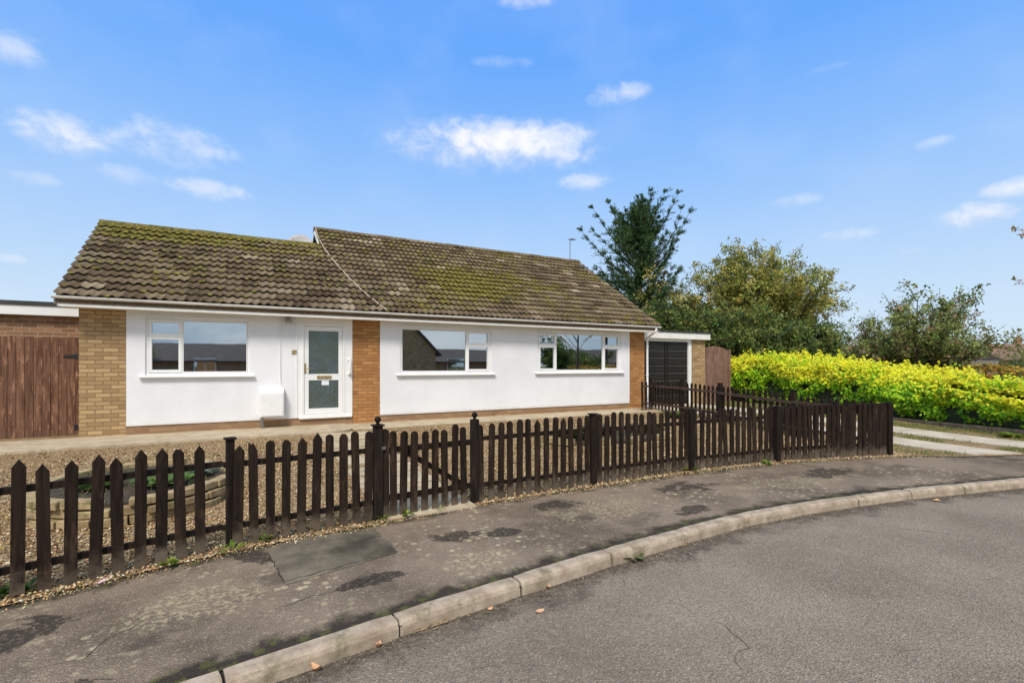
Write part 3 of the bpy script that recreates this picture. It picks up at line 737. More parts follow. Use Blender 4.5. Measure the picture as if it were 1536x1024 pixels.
# path along the house front
g = MB()
arc = [(1.55 + .45 * math.sin(a), 10.15 + .45 - .45 * math.cos(a) - .0) for a in [math.pi / 2 * k / 8 for k in range(9)]]
g.prism([(-4.6, 10.12), *[(x, y - .0) for x, y in arc], (2.0, FY + .02), (-4.6, FY + .02)], 'z', .05, .245)
g.prism([(2.004, 10.42), (10.78, 10.42), (10.78, FY + .02), (2.004, FY + .02)], 'z', .05, .225)
struct(g.build('house_path', M_PATH, bevel=.01))
g = MB()
yy = 4.84
while yy < 10.0:
    y2 = min(yy + .62, 10.11); z_ = gz(1.7, (yy + y2) / 2) + .022
    g.box(1.26, 2.22, yy, y2 - .012, z_ - .12, z_ + rnd.uniform(-.003, .003)); yy = y2
struct(g.build('garden_path', M_PATH, bevel=.006))

# ------------------------------------------------------------------ garage
gar = thing('garage', (12.6, 14.5, GZH), 'flat roofed brick garage with dark panelled doors beside the bungalow', 'garage')
GY = 11.85
w = MB(); w.box(13.56, 14.20, GY, GY + .25, .1, 2.42); w.box(13.95, 14.20, GY + .2501, 17.5, .1, 2.42); w.box(11.06, 14.20, 17.5, 17.7, .1, 2.42); w.box(11.06, 11.20, GY, 17.5, .1, 2.42)
w.build('wall', M_BUFF, gar)
w = MB(); w.box(10.97, 14.32, GY - .12, GY - .08, 2.42, 2.62); w.box(14.28, 14.32, GY - .0799, 17.8, 2.42, 2.62); w.box(10.97, 14.2, GY - .0799, GY + .2, 2.42, 2.44)
w.build('fascia', M_PVC2, gar)
w = MB(); w.box(10.97, 14.36, GY - .14, 17.8, 2.621, 2.68); w.build('roof', M_FELT, gar)
w = MB(); w.box(11.21, 13.55, GY + .02, GY + .12, 2.33, 2.42); w.box(11.21, 11.34, GY + .02, GY + .12, .16, 2.33); w.box(13.40, 13.55, GY + .02, GY + .12, .16, 2.33); w.build('door_frame', M_PVC, gar, bevel=.004)
M_GDOOR = simple('dark_brown_door', (.014, .010, .008), .5, .3, 5)
for (xa, xb) in ((11.35, 12.33), (12.40, 13.39)):
    w = MB(); w.box(xa, xb, GY + .07, GY + .10, .19, 2.32)
    dd = w.build('garage_door', M_GDOOR, gar)
    w = MB()
    for k in range(8): z_ = .30 + k * .25; w.prism([(GY + .045, z_ + .012), (GY + .045, z_ + .19), (GY + .0695, z_ + .20), (GY + .0695, z_)], 'x', xa + .05, xb - .05)
    w.build('panel', M_GDOOR, dd, bevel=.004)
    w = MB()
    for k in range(7): z_ = .515 + k * .25; w.box(xa + .05, xb - .05, GY + .040, GY + .069, z_, z_ + .009)
    w.build('strip', simple('grey_strip', (.22, .22, .21), .5), dd)
w = MB(); w.box(12.331, 12.399, GY + .04, GY + .11, .19, 2.32); w.build('centre_post', M_GDOOR, gar)

# ------------------------------------------------------------------ wood
def m_wood(name, c0, c1, grey=None, rough=.8):
    m, t, b = mat(name); o = t.obj(); rn = t.rand()
    off_ = t.n('ShaderNodeCombineXYZ', {0: t.math('MULTIPLY', rn, 37.0), 1: t.math('MULTIPLY', rn, 11.0), 2: t.math('MULTIPLY', rn, 5.0)}).outputs[0]
    v = t.n('ShaderNodeVectorMath', {0: o, 1: off_}, operation='ADD').outputs[0]
    gr = t.noise(t.scale(v, (28, 28, 1.6)), 1.0, 5, .65, .6)
    c = t.mix(t.smooth(gr, .3, .7), c0, c1)
    c = t.mix(t.math('MULTIPLY', rn, .35), c, tuple(q * .55 for q in c0))
    if grey:
        s_ = t.n('ShaderNodeSeparateXYZ', {0: o}).outputs[2]
        low = t.smooth(t.math('ADD', s_, t.math('MULTIPLY', t.math('SUBTRACT', t.noise(v, 9, 5, .7), .5), .40)), .20, .0)
        c = t.mix(t.math('MULTIPLY', low, t.math('ADD', .35, t.math('MULTIPLY', rn, .5))), c, grey)
    worn = t.math('MULTIPLY', t.smooth(t.noise(t.scale(v, (16, 16, 3)), 1.0, 6, .75), .52, .70), .6)
    c = t.mix(worn, c, tuple(q * 2.6 for q in c1))
    t.put(b.inputs['Base Color'], c); b.inputs['Roughness'].default_value = rough; b.inputs['Specular IOR Level'].default_value = .2
    t.put(b.inputs['Normal'], t.bump(gr, .003, .8))
    return m
M_PICK = m_wood('dark_stained_wood', (.009, .005, .003), (.040, .024, .015), (.20, .155, .11))
M_RAIL = m_wood('dark_rail_wood', (.010, .006, .004), (.028, .018, .012))
M_RAIL_LIT = m_wood('lit_rail_wood', (.055, .032, .024), (.105, .066, .050))  # lighter copy of the rail wood: light on these rails put into the colour
M_GATEW = m_wood('red_brown_boards', (.10, .045, .027), (.27, .145, .09), (.15, .10, .06))
M_PINKW = m_wood('pink_brown_boards', (.18, .10, .07), (.29, .175, .13))

# picket shapes, drawn at the origin facing -y, foot at z = 0
def picket_mesh(kind, w_=.074, h=.885, th=.019):
    a = w_ / 2
    top = {'point': [(a, h - .055), (0, h), (-a, h - .055)], 'round': [(a * math.cos(q), h - a + a * math.sin(q)) for q in [math.pi * k / 7 for k in range(8)]],
           'blunt': [(a, h - .035), (a * .45, h - .004), (-a * .45, h), (-a, h - .04)], 'flat': [(a, h), (-a, h)], 'snap': [(a, h - .085), (a * .1, h - .02), (-a * .3, h - .03), (-a, h - .01)]}[kind]
    mb = MB(); mb.prism([(-a, 0), (a, 0), *top], 'y', -th / 2, th / 2)
    me = bpy.data.meshes.new('picket'); me.from_pydata(mb.v, [], mb.f); me.materials.append(M_PICK); return me
PK = {k: picket_mesh(k) for k in ('point', 'round', 'blunt', 'snap')}
PK['wide'] = picket_mesh('flat', .15, .86); PK['cut'] = picket_mesh('flat', .074, .865)
def add_picket(parent, x, y, ang, kind, h=1.0, z=None, wj=1.0, side=1):
    base = world_loc(parent); o = bpy.data.objects.new('picket', PK[kind]); COL.objects.link(o); o.parent = parent
    zz = (gz(x, y) if z is None else z) + .012 + rnd.uniform(-.012, .012)
    o.location = (x - base.x, y - base.y, zz - base.z); o.rotation_euler = (rnd.gauss(0, .008), rnd.gauss(0, .013), ang)
    o.scale = (wj * rnd.uniform(.94, 1.04), 1, h * rnd.uniform(.965, 1.015)); return o
def fence_run(parent, A, B, n=None, spacing=.1255, kinds=('point',), rails=(.70, .18), back=.032, rail_mat=None, skip=0.06, zfn=gz, hscale=1.0, start=None, railh=.048):
    """pickets facing the -normal side from A to B, rails on the far side"""
    A = Vector((*A, 0)); B = Vector((*B, 0)); L = (B - A).length; d = (B - A) / L; ang = math.atan2(d.y, d.x); nrm = Vector((-d.y, d.x, 0))
    s_ = start if start is not None else skip
    while s_ < L - skip + .001:
        p = A + d * s_; add_picket(parent, p.x, p.y, ang, rnd.choice(kinds), hscale); s_ += spacing
    for zr in rails:
        m_ = MB(); p0 = A + nrm * back; p1 = B + nrm * back
        ns = 5; prev = None
        for k in range(ns):
            q0 = p0.lerp(p1, k / ns); q1 = p0.lerp(p1, (k + 1) / ns)
        m_.bar((p0.x, p0.y, zfn(A.x, A.y) + zr + rnd.uniform(-.01, .01)), (p1.x, p1.y, zfn(B.x, B.y) + zr + rnd.uniform(-.01, .01)), .034, railh)
        m_.build('rail', rail_mat or M_RAIL, parent, bevel=.003)
def post(parent, x, y, h=.90, w_=.075, cap=None, ang=0.0, ball=False, mat_=None):
    z = gz(x, y); m_ = MB(); c_, s_ = math.cos(ang), math.sin(ang)
    def loc(px, py): return (x + px * c_ - py * s_, y + px * s_ + py * c_)
    a = w_ / 2; m_.prism([loc(-a, -a), loc(a, -a), loc(a, a), loc(-a, a)], 'z', z - .05, z + h)
    if cap: 
        a += .014; m_.prism([loc(-a, -a), loc(a, -a), loc(a, a), loc(-a, a)], 'z', z + h + .0005, z + h + .018)
    o = m_.build('post', mat_ or M_RAIL, parent, bevel=.004)
    if ball:
        m_ = MB(); zt = z + h + (.018 if cap else 0); m_.tube([(x, y, zt), (x, y, zt + .02)], [.022, .014], 12); m_.ball((x, y, zt + .048), .033, 16, 10)
        m_.build('ball_finial', M_RAIL, o, smooth=True)
    return o
def seg_ang(A, B): return math.atan2(B[1] - A[1], B[0] - A[0])

fl = thing('picket_fence', (-.4, 4.6, 0), 'dark brown picket fence left of the garden gate, nearest the camera', 'fence', 'picket fences round the front garden')
Pm2, Pm1, P0, P1 = (-4.0, 3.50), (-2.10, 4.18), (-.135, 4.745), (1.13, 4.90)
fence_run(fl, Pm2, Pm1, kinds=('point', 'point', 'blunt')); post(fl, *Pm2, ang=seg_ang(Pm2, Pm1)); post(fl, Pm1[0], Pm1[1] + .04, ang=seg_ang(Pm1, P0))
fence_run(fl, Pm1, P0, kinds=('point', 'point', 'blunt'), start=(-1.30 + 2.10) / math.cos(.28) % .1305, spacing=.1305, skip=.05)
post(fl, P0[0] + .045, P0[1] + .045, .905, .058, cap=True, ang=.25)
fence_run(fl, P0, P1, kinds=('point', 'round', 'blunt', 'snap', 'round'), start=.10, spacing=.1265, skip=.05)
add_picket(fl, 1.075, 4.885, .12, 'round')
post(fl, 1.175, 4.905, .93, .08, cap=True, ang=.12, ball=True)
# gate
gt = thing('garden_gate', (1.72, 4.95, 0), 'dark picket garden gate with a diagonal brace between two ball topped posts', 'gate')
GA, GB = (1.23, 4.90), (2.22, 4.985); ga = seg_ang(GA, GB)
for k in range(9):
    t_ = (.0, .085, .185, .30, .42, .54, .655, .77, .89)[k]; add_picket(gt, GA[0] + (GB[0] - GA[0]) * t_ + .02, GA[1] + (GB[1] - GA[1]) * t_, ga, 'round', 1.0 - .03 * math.sin(math.pi * (1 - t_)) )
for zr in (.68, .20):
    m_ = MB(); m_.bar((GA[0], GA[1] + .03, zr), (GB[0], GB[1] + .03, zr), .032, .06); m_.build('rail', M_RAIL, gt, bevel=.003)
m_ = MB(); m_.bar((GA[0] + .22, GA[1] + .062, .66), (GB[0] - .10, GB[1] + .055, .23), .028, .055); m_.build('brace', M_RAIL, gt, bevel=.003)
m_ = MB(); m_.box(1.205, 1.245, 4.865, 4.886, .70, .73); m_.build('latch', M_METAL, gt)
# right-hand front fence
fr_ = thing('picket_fence', (5.6, 4.98, 0), 'dark brown picket fence right of the gate along the curving pavement', 'fence', 'picket fences round the front garden')
Q0, Q1, Q2, Q3, Q4 = (2.29, 5.0), (3.94, 5.03), (5.70, 5.02), (7.46, 4.85), (9.62, 4.27)
post(fr_, 2.275, 5.02, .93, .08, cap=False, ang=.03, ball=True)
fence_run(fr_, Q0, Q1, kinds=('point', 'round', 'blunt'), start=.055, skip=.05); post(fr_, Q1[0], Q1[1] + .0, .90, cap=True)
fence_run(fr_, Q1, Q2, kinds=('round', 'round', 'blunt'), start=.10, skip=.06, spacing=.122); post(fr_, *Q2, .905, .09)
fence_run(fr_, Q2, Q3, kinds=('round', 'blunt', 'round', 'snap'), start=.10, skip=.06, spacing=.120); post(fr_, *Q3, .885, .10)
# boarded last panel
fe = thing('picket_fence', (8.5, 4.6, 0), 'dark fence panel with a wide top board and two broad planks by the drive', 'fence', 'picket fences round the front garden')
A_ = Vector((*Q3, 0)); B_ = Vector((*Q4, 0)); L_ = (B_ - A_).length; d_ = (B_ - A_) / L_; an_ = math.atan2(d_.y, d_.x); n_ = Vector((-d_.y, d_.x, 0)); s_ = .10
while s_ < L_ - .07:
    p = A_ + d_ * s_
    wide = 1.28 < s_ < 1.50 or s_ > 1.93
    add_picket(fe, p.x, p.y, an_, 'wide' if wide else 'cut', 1.0, 0.0); s_ += .155 if wide else .112
m_ = MB(); a0 = A_ + n_ * .03; b0 = B_ + n_ * .03; m_.bar((a0.x, a0.y, .80), (b0.x, b0.y, .815), .024, .155); m_.build('top_board', M_RAIL, fe, bevel=.003)
for zr, hh in ((.19, .05), (.46, .0)):
    if hh: m_ = MB(); m_.bar((a0.x, a0.y, zr), (b0.x, b0.y, zr + .01), .034, hh); m_.build('rail', M_RAIL, fe, bevel=.003)
post(fe, Q4[0] + .03, Q4[1] - .005, .90, .09, ang=an_)
# side fence along the drive (its rails face the garden)
fs = thing('picket_fence', (10.2, 7.6, .1), 'weathered picket fence running from the drive back to the house corner', 'fence', 'picket fences round the front garden')
SA, SB = (9.72, 4.36), (10.72, 10.78)
def lp(t): return (SA[0] + (SB[0] - SA[0]) * t, SA[1] + (SB[1] - SA[1]) * t)
def t_at(u):
    a = (u - 768) / 738; dx_, dy_ = a * .8769 + .4807, -a * .4807 + .8769
    ex, ey = SB[0] - SA[0], SB[1] - SA[1]; return (SA[1] * dx_ - SA[0] * dy_) / (ex * dy_ - ey * dx_)
tp = [0.0, .30, .58, .84, 1.0]
tp = [0.02, t_at(1190), t_at(1080), t_at(1023), t_at(976)]
for a, b_ in zip(tp[:-1], tp[1:]):
    fence_run(fs, lp(a), lp(b_), kinds=('round', 'blunt', 'point'), back=.034, rail_mat=M_RAIL_LIT, spacing=.155, rails=(.74, .22), skip=.09, railh=.062, zfn=lambda x, y: gz(x, y) - .02)
for t_ in tp[1:]: post(fs, *lp(t_), .96, .09, cap=(t_ == tp[1]), ang=1.4, mat_=M_RAIL)
# little gate standing open by the house corner
sg = thing('small_gate', (10.5, 10.7, GZH), 'short dark picket gate by the right corner of the white wall', 'gate')
ZG = .20
for x in (10.20, 10.34, 10.48, 10.60): add_picket(sg, x, 10.72, .1, 'round', .97, ZG)
for zr in (.72, .22): m_ = MB(); m_.bar((10.16, 10.69, ZG + zr), (10.70, 10.75, ZG + zr), .03, .05); m_.build('rail', M_RAIL_LIT, sg)

# ------------------------------------------------------------------ left boarded gate, neighbour extension
bg_ = thing('boarded_gate', (-4.2, 12.2, .15), 'tall red-brown boarded gate at the left end of the bungalow', 'gate')
x = -2.66; k = 0
while x > -6.3:
    w_ = .118; m_ = MB(); m_.box(x - w_, x - .006, 12.18 + rnd.uniform(-.003, .003), 12.20, .14, 2.06 + rnd.uniform(-.012, .012)); m_.build('board', M_GATEW, bg_, bevel=.003); x -= w_; k += 1
m_ = MB(); m_.box(-6.3, -2.68, 12.204, 12.25, 1.68, 1.78); m_.box(-6.3, -2.68, 12.204, 12.25, .35, .45); m_.build('rail', M_GATEW, bg_)
m_ = MB(); m_.box(-2.665, -2.585, 12.16, 12.24, .10, 2.05); m_.build('post', M_GATEW, bg_)
for z_ in (1.70, .36):
    m_ = MB(); m_.prism([(-2.95, z_ - .018), (-2.72, z_ - .045), (-2.66, z_ - .045), (-2.66, z_ + .045), (-2.72, z_ + .045), (-2.95, z_ + .018)] if z_ > 1 else [(-2.80, z_ - .045), (-2.66, z_ - .045), (-2.66, z_ + .045), (-2.80, z_ + .045)], 'y', 12.165, 12.1755); m_.build('hinge', simple('black_iron', (.012, .012, .012), .6), bg_)
ne = thing('extension', (-6.5, 14.0, .15), 'flat roofed brown brick extension with white fascia behind the boarded gate', 'building')
m_ = MB(); m_.box(-11.0, -2.58, 12.62, 16.5, .1, 2.48); m_.build('wall', M_REDBR, ne)
m_ = MB(); m_.box(-11.1, -2.50, 12.48, 12.52, 2.482, 2.66); m_.box(-11.1, -2.58, 12.5201, 12.9, 2.484, 2.50); m_.build('fascia', M_PVC, ne)
m_ = MB(); m_.box(-11.1, -2.50, 12.46, 16.6, 2.661, 2.74); m_.build('roof', M_FELT, ne)
# neighbour's panel gate right of the garage
pg = thing('panel_gate', (14.9, 12.1, .15), 'faded pinkish arched top timber gate right of the garage', 'gate')
x = 14.23; NB = 12
for k in range(NB):
    w_ = .128; t_ = (k + .5) / NB; zt = 2.06 + .17 * math.sin(math.pi * t_)
    m_ = MB(); m_.box(x, x + w_ - .005, 12.10, 12.12, .15, zt); m_.build('board', M_PINKW, pg, bevel=.003); x += w_
m_ = MB(); m_.box(14.22, 15.76, 12.125, 12.17, 1.7, 1.8); m_.build('rail', M_PINKW, pg)
m_ = MB(); m_.box(x, x + .09, 12.08, 12.17, .1, 2.12); m_.build('post', M_PINKW, pg)

# ------------------------------------------------------------------ raised beds of yellow walling blocks
M_BLOCK = m_concrete('yellow_walling_block', (.25, .18, .09), (.52, .40, .22), 8.0, .7)
M_SOIL = simple('bed_soil', (.07, .05, .032), .95, .4, 20, .01)
def bed(name, cx, cy, rx, ry, courses, label, seed, bh=.078):
    z0 = gz(cx, cy) - .03; th = thing(name, (cx, cy, z0), label, 'raised bed', 'raised beds in the gravel garden'); r = random.Random(seed)
    per = math.pi * (3 * (rx + ry) - math.sqrt((3 * rx + ry) * (rx + 3 * ry))); n = int(per / .30); mb = MB()
    for c_ in range(courses):
        for k in range(n):
            a0 = 2 * math.pi * (k + .5 * (c_ % 2)) / n; a1 = a0 + 2 * math.pi / n * .965
            off_ = r.uniform(-.055, .04); L = []
            for aa, q in ((a0, 0), ((a0 + a1) / 2, 0), (a1, 0), (a1, .13), ((a0 + a1) / 2, .13), (a0, .13)): L.append((cx + (rx + off_ - q) * math.cos(aa), cy + (ry + off_ - q) * math.sin(aa)))
            zz = z0 + c_ * (bh + .008); 
            if c_ == courses - 1 and r.random() < .18: continue
            mb.prism(L, 'z', zz, zz + bh + r.uniform(-.014, .004))
    mb.build('block_wall', M_BLOCK, th, bevel=.008)
    mb = MB(); mb.prism([(cx + (rx - .12) * math.cos(a), cy + (ry - .12) * math.sin(a)) for a in [2 * math.pi * i / 24 for i in range(24)]], 'z', z0, z0 + courses * (bh + .008) - .07); mb.build('soil', M_SOIL, th)
    return th, z0 + courses * (bh + .008) - .07
bed1, zb1 = bed('raised_bed', -1.0, 6.85, .95, 1.10, 3, 'oval raised bed of yellow stone blocks behind the left fence', 3)
bed2, zb2 = bed('raised_bed', 6.1, 7.35, 1.45, .85, 2, 'low raised bed of pale blocks behind the right hand fence', 4, .11)

# ------------------------------------------------------------------ foliage
def m_leaf(name, trans=.35, rough=.55, spec=.35):
    m, t, b = mat(name); c = t.attr('Col')
    t.put(b.inputs['Base Color'], c); b.inputs['Roughness'].default_value = rough; b.inputs['Specular IOR Level'].default_value = spec
    tr = t.n('ShaderNodeBsdfTranslucent', {'Color': c}); mx = t.n('ShaderNodeMixShader', {0: trans, 1: b.outputs[0], 2: tr.outputs[0]})
    out = [n for n in m.node_tree.nodes if n.type == 'OUTPUT_MATERIAL'][0]; m.node_tree.links.new(mx.outputs[0], out.inputs[0]); return m
M_LEAF = m_leaf('leaves'); M_NEEDLE = m_leaf('needles', .15, .6, .25)
M_BARK = simple('bark', (.085, .062, .045), .9, .35, 14, .01)
def leaves(name, P, N, size, cols, parent, mat_=None, aspect=.55, along=None, curl=.18):
    """kite-shaped leaves: P (n,3) base points, N (n,3) normals, size (n,), cols (n,3)"""
    P = np.asarray(P, float); n = len(P); N = np.asarray(N, float); N /= np.linalg.norm(N, axis=1)[:, None] + 1e-9
    if along is None:
        a = rng.normal(size=(n, 3))
    else: a = np.asarray(along, float) + rng.normal(size=(n, 3)) * .25
    a -= N * (a * N).sum(1)[:, None]; a /= np.linalg.norm(a, axis=1)[:, None] + 1e-9; b_ = np.cross(N, a)
    s_ = np.asarray(size)[:, None]; w_ = s_ * aspect / 2
    tip = P + a * s_ - N * s_ * curl; l = P + a * s_ * .45 + b_ * w_ + N * s_ * .08; r_ = P + a * s_ * .45 - b_ * w_ + N * s_ * .08
    V = np.stack([P, r_, tip, l], 1).reshape(-1, 3); F = np.arange(n * 4).reshape(n, 4)
    return np_mesh(name, V, F, mat_ or M_LEAF, parent, cols)
def pick_cols(n, pal, wts=None, jit=.18):
    pal = np.array(pal); i = rng.choice(len(pal), n, p=wts); return np.clip(pal[i] * (1 + rng.normal(size=(n, 1)) * jit) * (1 + rng.normal(size=(n, 3)) * .06), .002, .95)

# hedge: front face line x from HX(y), height from hh(y); depth 2.3 m
def hx(y): return 14.15 + .20 * (y - 3.0) if y > 3 else 14.15 - .0 * y
def hh(y): return float(np.interp(y, [-1, 4, 7, 9.5, 12.8], [.74, .88, 1.34, 1.56, 1.72]))
hedge = thing('hedge', (16.0, 7.5, .1), 'bright yellow and green leafy hedge bordering the drive', 'hedge')
core = MB()
ys = np.arange(-1.0, 12.9, .4); rowsH = []
for y in ys:
    h_ = hh(y) - .12; f_ = hx(y) + .22; P = []
    for (dx_, z_) in ((0, .12), (0, h_ * .55), (.22, h_ * .92), (.7, h_ + .02), (1.6, h_ + .04), (2.3, h_ * .9), (2.4, .12)):
        q = .06 * mnoise.noise((dx_ * 2, y * 1.3, z_ * 2)); P.append((f_ + dx_ + q, float(y), z_ + q))
    rowsH.append(core.pts(P))
for a, b_ in zip(rowsH[:-1], rowsH[1:]):
    for q in range(6): core.face(a + q, a + q + 1, b_ + q + 1, b_ + q)
core.face(*[rowsH[-1] + q for q in range(7)]); core.face(*[rowsH[0] + q for q in range(7)][::-1])
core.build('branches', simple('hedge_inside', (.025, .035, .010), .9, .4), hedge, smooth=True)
n = 92000
y = rng.uniform(-1.0, 12.8, n); reg = rng.random(n); P = np.zeros((n, 3)); N = np.zeros((n, 3)); hgt = np.zeros(n)
for i in range(n):
    yy = y[i]; h_ = hh(yy); f_ = hx(yy)
    lump = .24 * mnoise.noise((reg[i] * 3.0, yy * 1.1, 1.0)) + .13 * mnoise.noise((reg[i] * 9, yy * 3.2, 5.0))
    if reg[i] < .42:
        t_ = reg[i] / .42; z_ = .22 + t_ * (h_ - .30); P[i] = (f_ + .02 - lump + .20 * (1 - t_) ** 2 + .10 * (t_ ** 3) + rng.uniform(-.04, .14), yy, z_); N[i] = (-1, -.1, .35 + .5 * t_)
        hgt[i] = z_ / h_
    else:
        t_ = (reg[i] - .42) / .58; P[i] = (f_ + .12 + 2.1 * t_, yy, h_ + lump + .07 * min(1, t_ * 4) - .10 * max(0, .08 - t_) * 8 + rng.uniform(-.08, .05)); N[i] = (-.35, -.15, 1); hgt[i] = 1.0
# shoots standing proud of the clipped surface
sh_ = rng.integers(0, n, 2400)
for i in sh_:
    k_ = rng.integers(0, n, 9); up_ = rng.uniform(.03, .24); dr = np.array([rng.normal() * .25 - .15, rng.normal() * .25, 1.0]) if hgt[i] > .9 else np.array([-1.0, rng.normal() * .4, .5])
    for q, kk in enumerate(k_): P[kk] = P[i] + dr * up_ * (q / 8) * (.6 if hgt[i] <= .9 else 1) + rng.normal(size=3) * .02; hgt[kk] = hgt[i]
e = rng.random(n) < .07
P[e, 1] = 12.75 + rng.uniform(-.1, .12, e.sum()); N[e] = (-.4, 1, .3); P[e, 0] = hx(12.7) + rng.uniform(.1, 2.3, e.sum()); P[e, 2] = rng.uniform(.2, hh(12.7), e.sum()); hgt[e] = P[e, 2] / hh(12.7)
N += rng.normal(size=(n, 3)) * .34
yel = np.array([(.95, .88, .03), (.95, .93, .08), (.88, .88, .03), (.95, .82, .03)]); grn = np.array([(.36, .70, .02), (.55, .82, .02), (.17, .44, .015), (.70, .86, .03)])
mixn = np.array([mnoise.noise((p[0] * .9, p[1] * .9, p[2] * 2)) for p in P])
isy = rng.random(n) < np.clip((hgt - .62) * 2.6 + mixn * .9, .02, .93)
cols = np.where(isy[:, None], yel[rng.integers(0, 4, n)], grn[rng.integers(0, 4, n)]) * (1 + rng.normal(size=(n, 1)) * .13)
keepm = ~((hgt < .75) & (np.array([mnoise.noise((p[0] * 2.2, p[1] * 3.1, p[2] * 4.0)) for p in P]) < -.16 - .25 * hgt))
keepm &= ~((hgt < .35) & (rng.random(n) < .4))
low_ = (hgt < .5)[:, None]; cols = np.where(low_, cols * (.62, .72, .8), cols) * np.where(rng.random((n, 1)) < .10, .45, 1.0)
P = P[keepm]; N = N[keepm]; cols = cols[keepm]; n = len(P)
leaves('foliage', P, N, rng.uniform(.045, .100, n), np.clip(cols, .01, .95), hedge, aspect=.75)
# orange-leaved hedge behind
oh = thing('hedge', (20.0, 4.5, .1), 'rust and orange leaved hedge beyond the yellow one at the right edge', 'hedge')
core = MB()
def ohx(y): return 18.6 + .30 * (y - 2)
for y0 in np.arange(-2.0, 8.6, .8): core.prism([(ohx(y0) + .2, float(y0)), (ohx(y0) + 1.8, float(y0)), (ohx(y0) + 1.8, float(y0) + .79), (ohx(y0) + .2, float(y0) + .79)], 'z', .05, 1.25)
core.build('branches', simple('brown_twigs', (.06, .035, .018), .9, .3), oh)
n = 11000; yy = rng.uniform(-2.0, 8.6, n); u_ = rng.random(n); xx = 18.6 + .30 * (yy - 2); top = rng.random(n) < .55
P = np.stack([np.where(top, xx + .1 + 1.7 * u_, xx + rng.uniform(0, .25, n)), yy, np.where(top, 1.36 + .10 * np.sin(yy * 2.2) + rng.uniform(-.08, .1, n), .2 + 1.2 * u_)], 1)
N = np.where(top[:, None], (-.2, -.1, 1), (-1, -.1, .4)) + rng.normal(size=(n, 3)) * .5
leaves('foliage', P, N, rng.uniform(.07, .12, n), pick_cols(n, [(.42, .17, .03), (.55, .30, .04), (.26, .22, .04), (.50, .38, .05), (.12, .16, .03)]), oh, aspect=.7)
# low concrete edging under the hedge
ed = MB()
for y0 in np.arange(-1, 12.4, .915):
    p0 = (hx(y0) - .02, y0); p1 = (hx(y0 + .90), y0 + .90); ed.bar((p0[0], float(p0[1]), .10), (p1[0], float(p1[1]), .10), .06, .16)
tag(ed.build('edging', m_concrete('edging_concrete', (.085, .07, .05), (.19, .155, .11), 6, .7), bevel=.008), 'low grey concrete edging under the yellow hedge', 'edging')
# verge and drive strips
g = MB(); 
for i in range(18):
    y0 = 2.2 + i * .6
    for q in (0, 1): g.v += [(13.0 if q == 0 else hx(y0) - .02, y0, gz(13, y0) + .012)]
for i in range(17): g.face(2 * i, 2 * i + 1, 2 * i + 3, 2 * i + 2)
struct(g.build('verge', M_GRASSY))
for (xa, xb) in ((10.72, 11.62), (12.35, 13.30)):
    g = MB(); n_s = 12
    for i in range(n_s + 1):
        f_ = i / n_s
        for x_ in (xa, xb):
            y_ = by(x_) + .02 + (11.8 - by(x_)) * f_; g.v.append((x_ + .15 * (1 - f_) + .25 * f_, y_, gz(x_, y_) + .028))
    for i in range(n_s): g.face(2 * i, 2 * i + 1, 2 * i + 3, 2 * i + 2)
    o_ = struct(g.build('driveway', M_STRIP)); o_.modifiers.new('s', 'SOLIDIFY').thickness = .05

# trees --------------------------------------------------------------
def limb(mb, p, d, L, r0, r1, n=6, bend=(0, 0, 0), wob=.10, seg=6):
    P = [Vector(p)]; d = Vector(d).normalized(); b_ = Vector(bend)
    for i in range(n):
        d = (d + b_ / n + Vector((rnd.gauss(0, wob), rnd.gauss(0, wob), rnd.gauss(0, wob * .6)))).normalized(); P.append(P[-1] + d * L / n)
    mb.tube([tuple(q) for q in P], [r0 + (r1 - r0) * i / n for i in range(n + 1)], seg, cap=False); return P
def at(u, v, Z):
    a = (u - 768) / 738; return Vector(((a * .8769 + .4807) * Z, (-a * .4807 + .8769) * Z, 1.53 + (548 - v) / 738 * Z))

# conifer
ct_ = at(957, 548, 25.0); base = Vector((ct_.x, ct_.y, .1))
con = thing('conifer_tree', tuple(base), 'tall dark green conifer with upswept spiky branches behind the garage', 'tree')
tb = MB(); T = limb(tb, base, (.02, 0, 1), 8.9, .22, .03, 12, wob=.02); tb.build('trunk', M_BARK, con, smooth=True)
bb = MB(); LP = []; LD = []
for i in range(140):
    f_ = (i + .5) / 140; zt = .9 + f_ * 7.8; ip = min(11, int(zt / 8.9 * 12)); fr = zt / 8.9 * 12 - ip; p = T[ip].lerp(T[ip + 1], fr)
    az_ = i * 2.4 + rnd.uniform(-.4, .4); Lb = (3.35 - .5 * f_) * min(1, 1 - (f_ - .72) * 1.9 if f_ > .72 else 1) * rnd.choice((.45, .6, .7, .8, .8, .9, 1.05, 1.3)); up = .12 + .62 * f_ + rnd.uniform(-.2, .3)
    if f_ > .95: up += 1.5
    B = limb(bb, p, (math.cos(az_), math.sin(az_), up), Lb, .05, .008, 7, (0, 0, .62), .09, 5)
    for k in range(1, 8):
        q = B[k]; dd = (B[k] - B[k - 1]).normalized()
        for s_ in range(8 if k < 5 else 6):
            sd = Vector((rnd.gauss(0, 1), rnd.gauss(0, 1), rnd.gauss(.3, .7))).normalized(); tl = rnd.uniform(.35, .80) * (1.2 - k / 10)
            dirn = (dd * 1.25 + sd * .75).normalized()
            for e_ in range(22):
                w_ = e_ / 21 * tl; LP.append(q + dirn * w_ + Vector((0, 0, -.12 * (e_ / 21) ** 2)) + Vector((rnd.gauss(0, .018), rnd.gauss(0, .018), rnd.gauss(0, .018)))); LD.append(dirn + Vector((rnd.gauss(0, .30), rnd.gauss(0, .30), rnd.gauss(0, .30))))
bb.build('branches', M_BARK, con)
n = len(LP); P = np.array([tuple(p) for p in LP]); D = np.array([tuple(p) for p in LD])
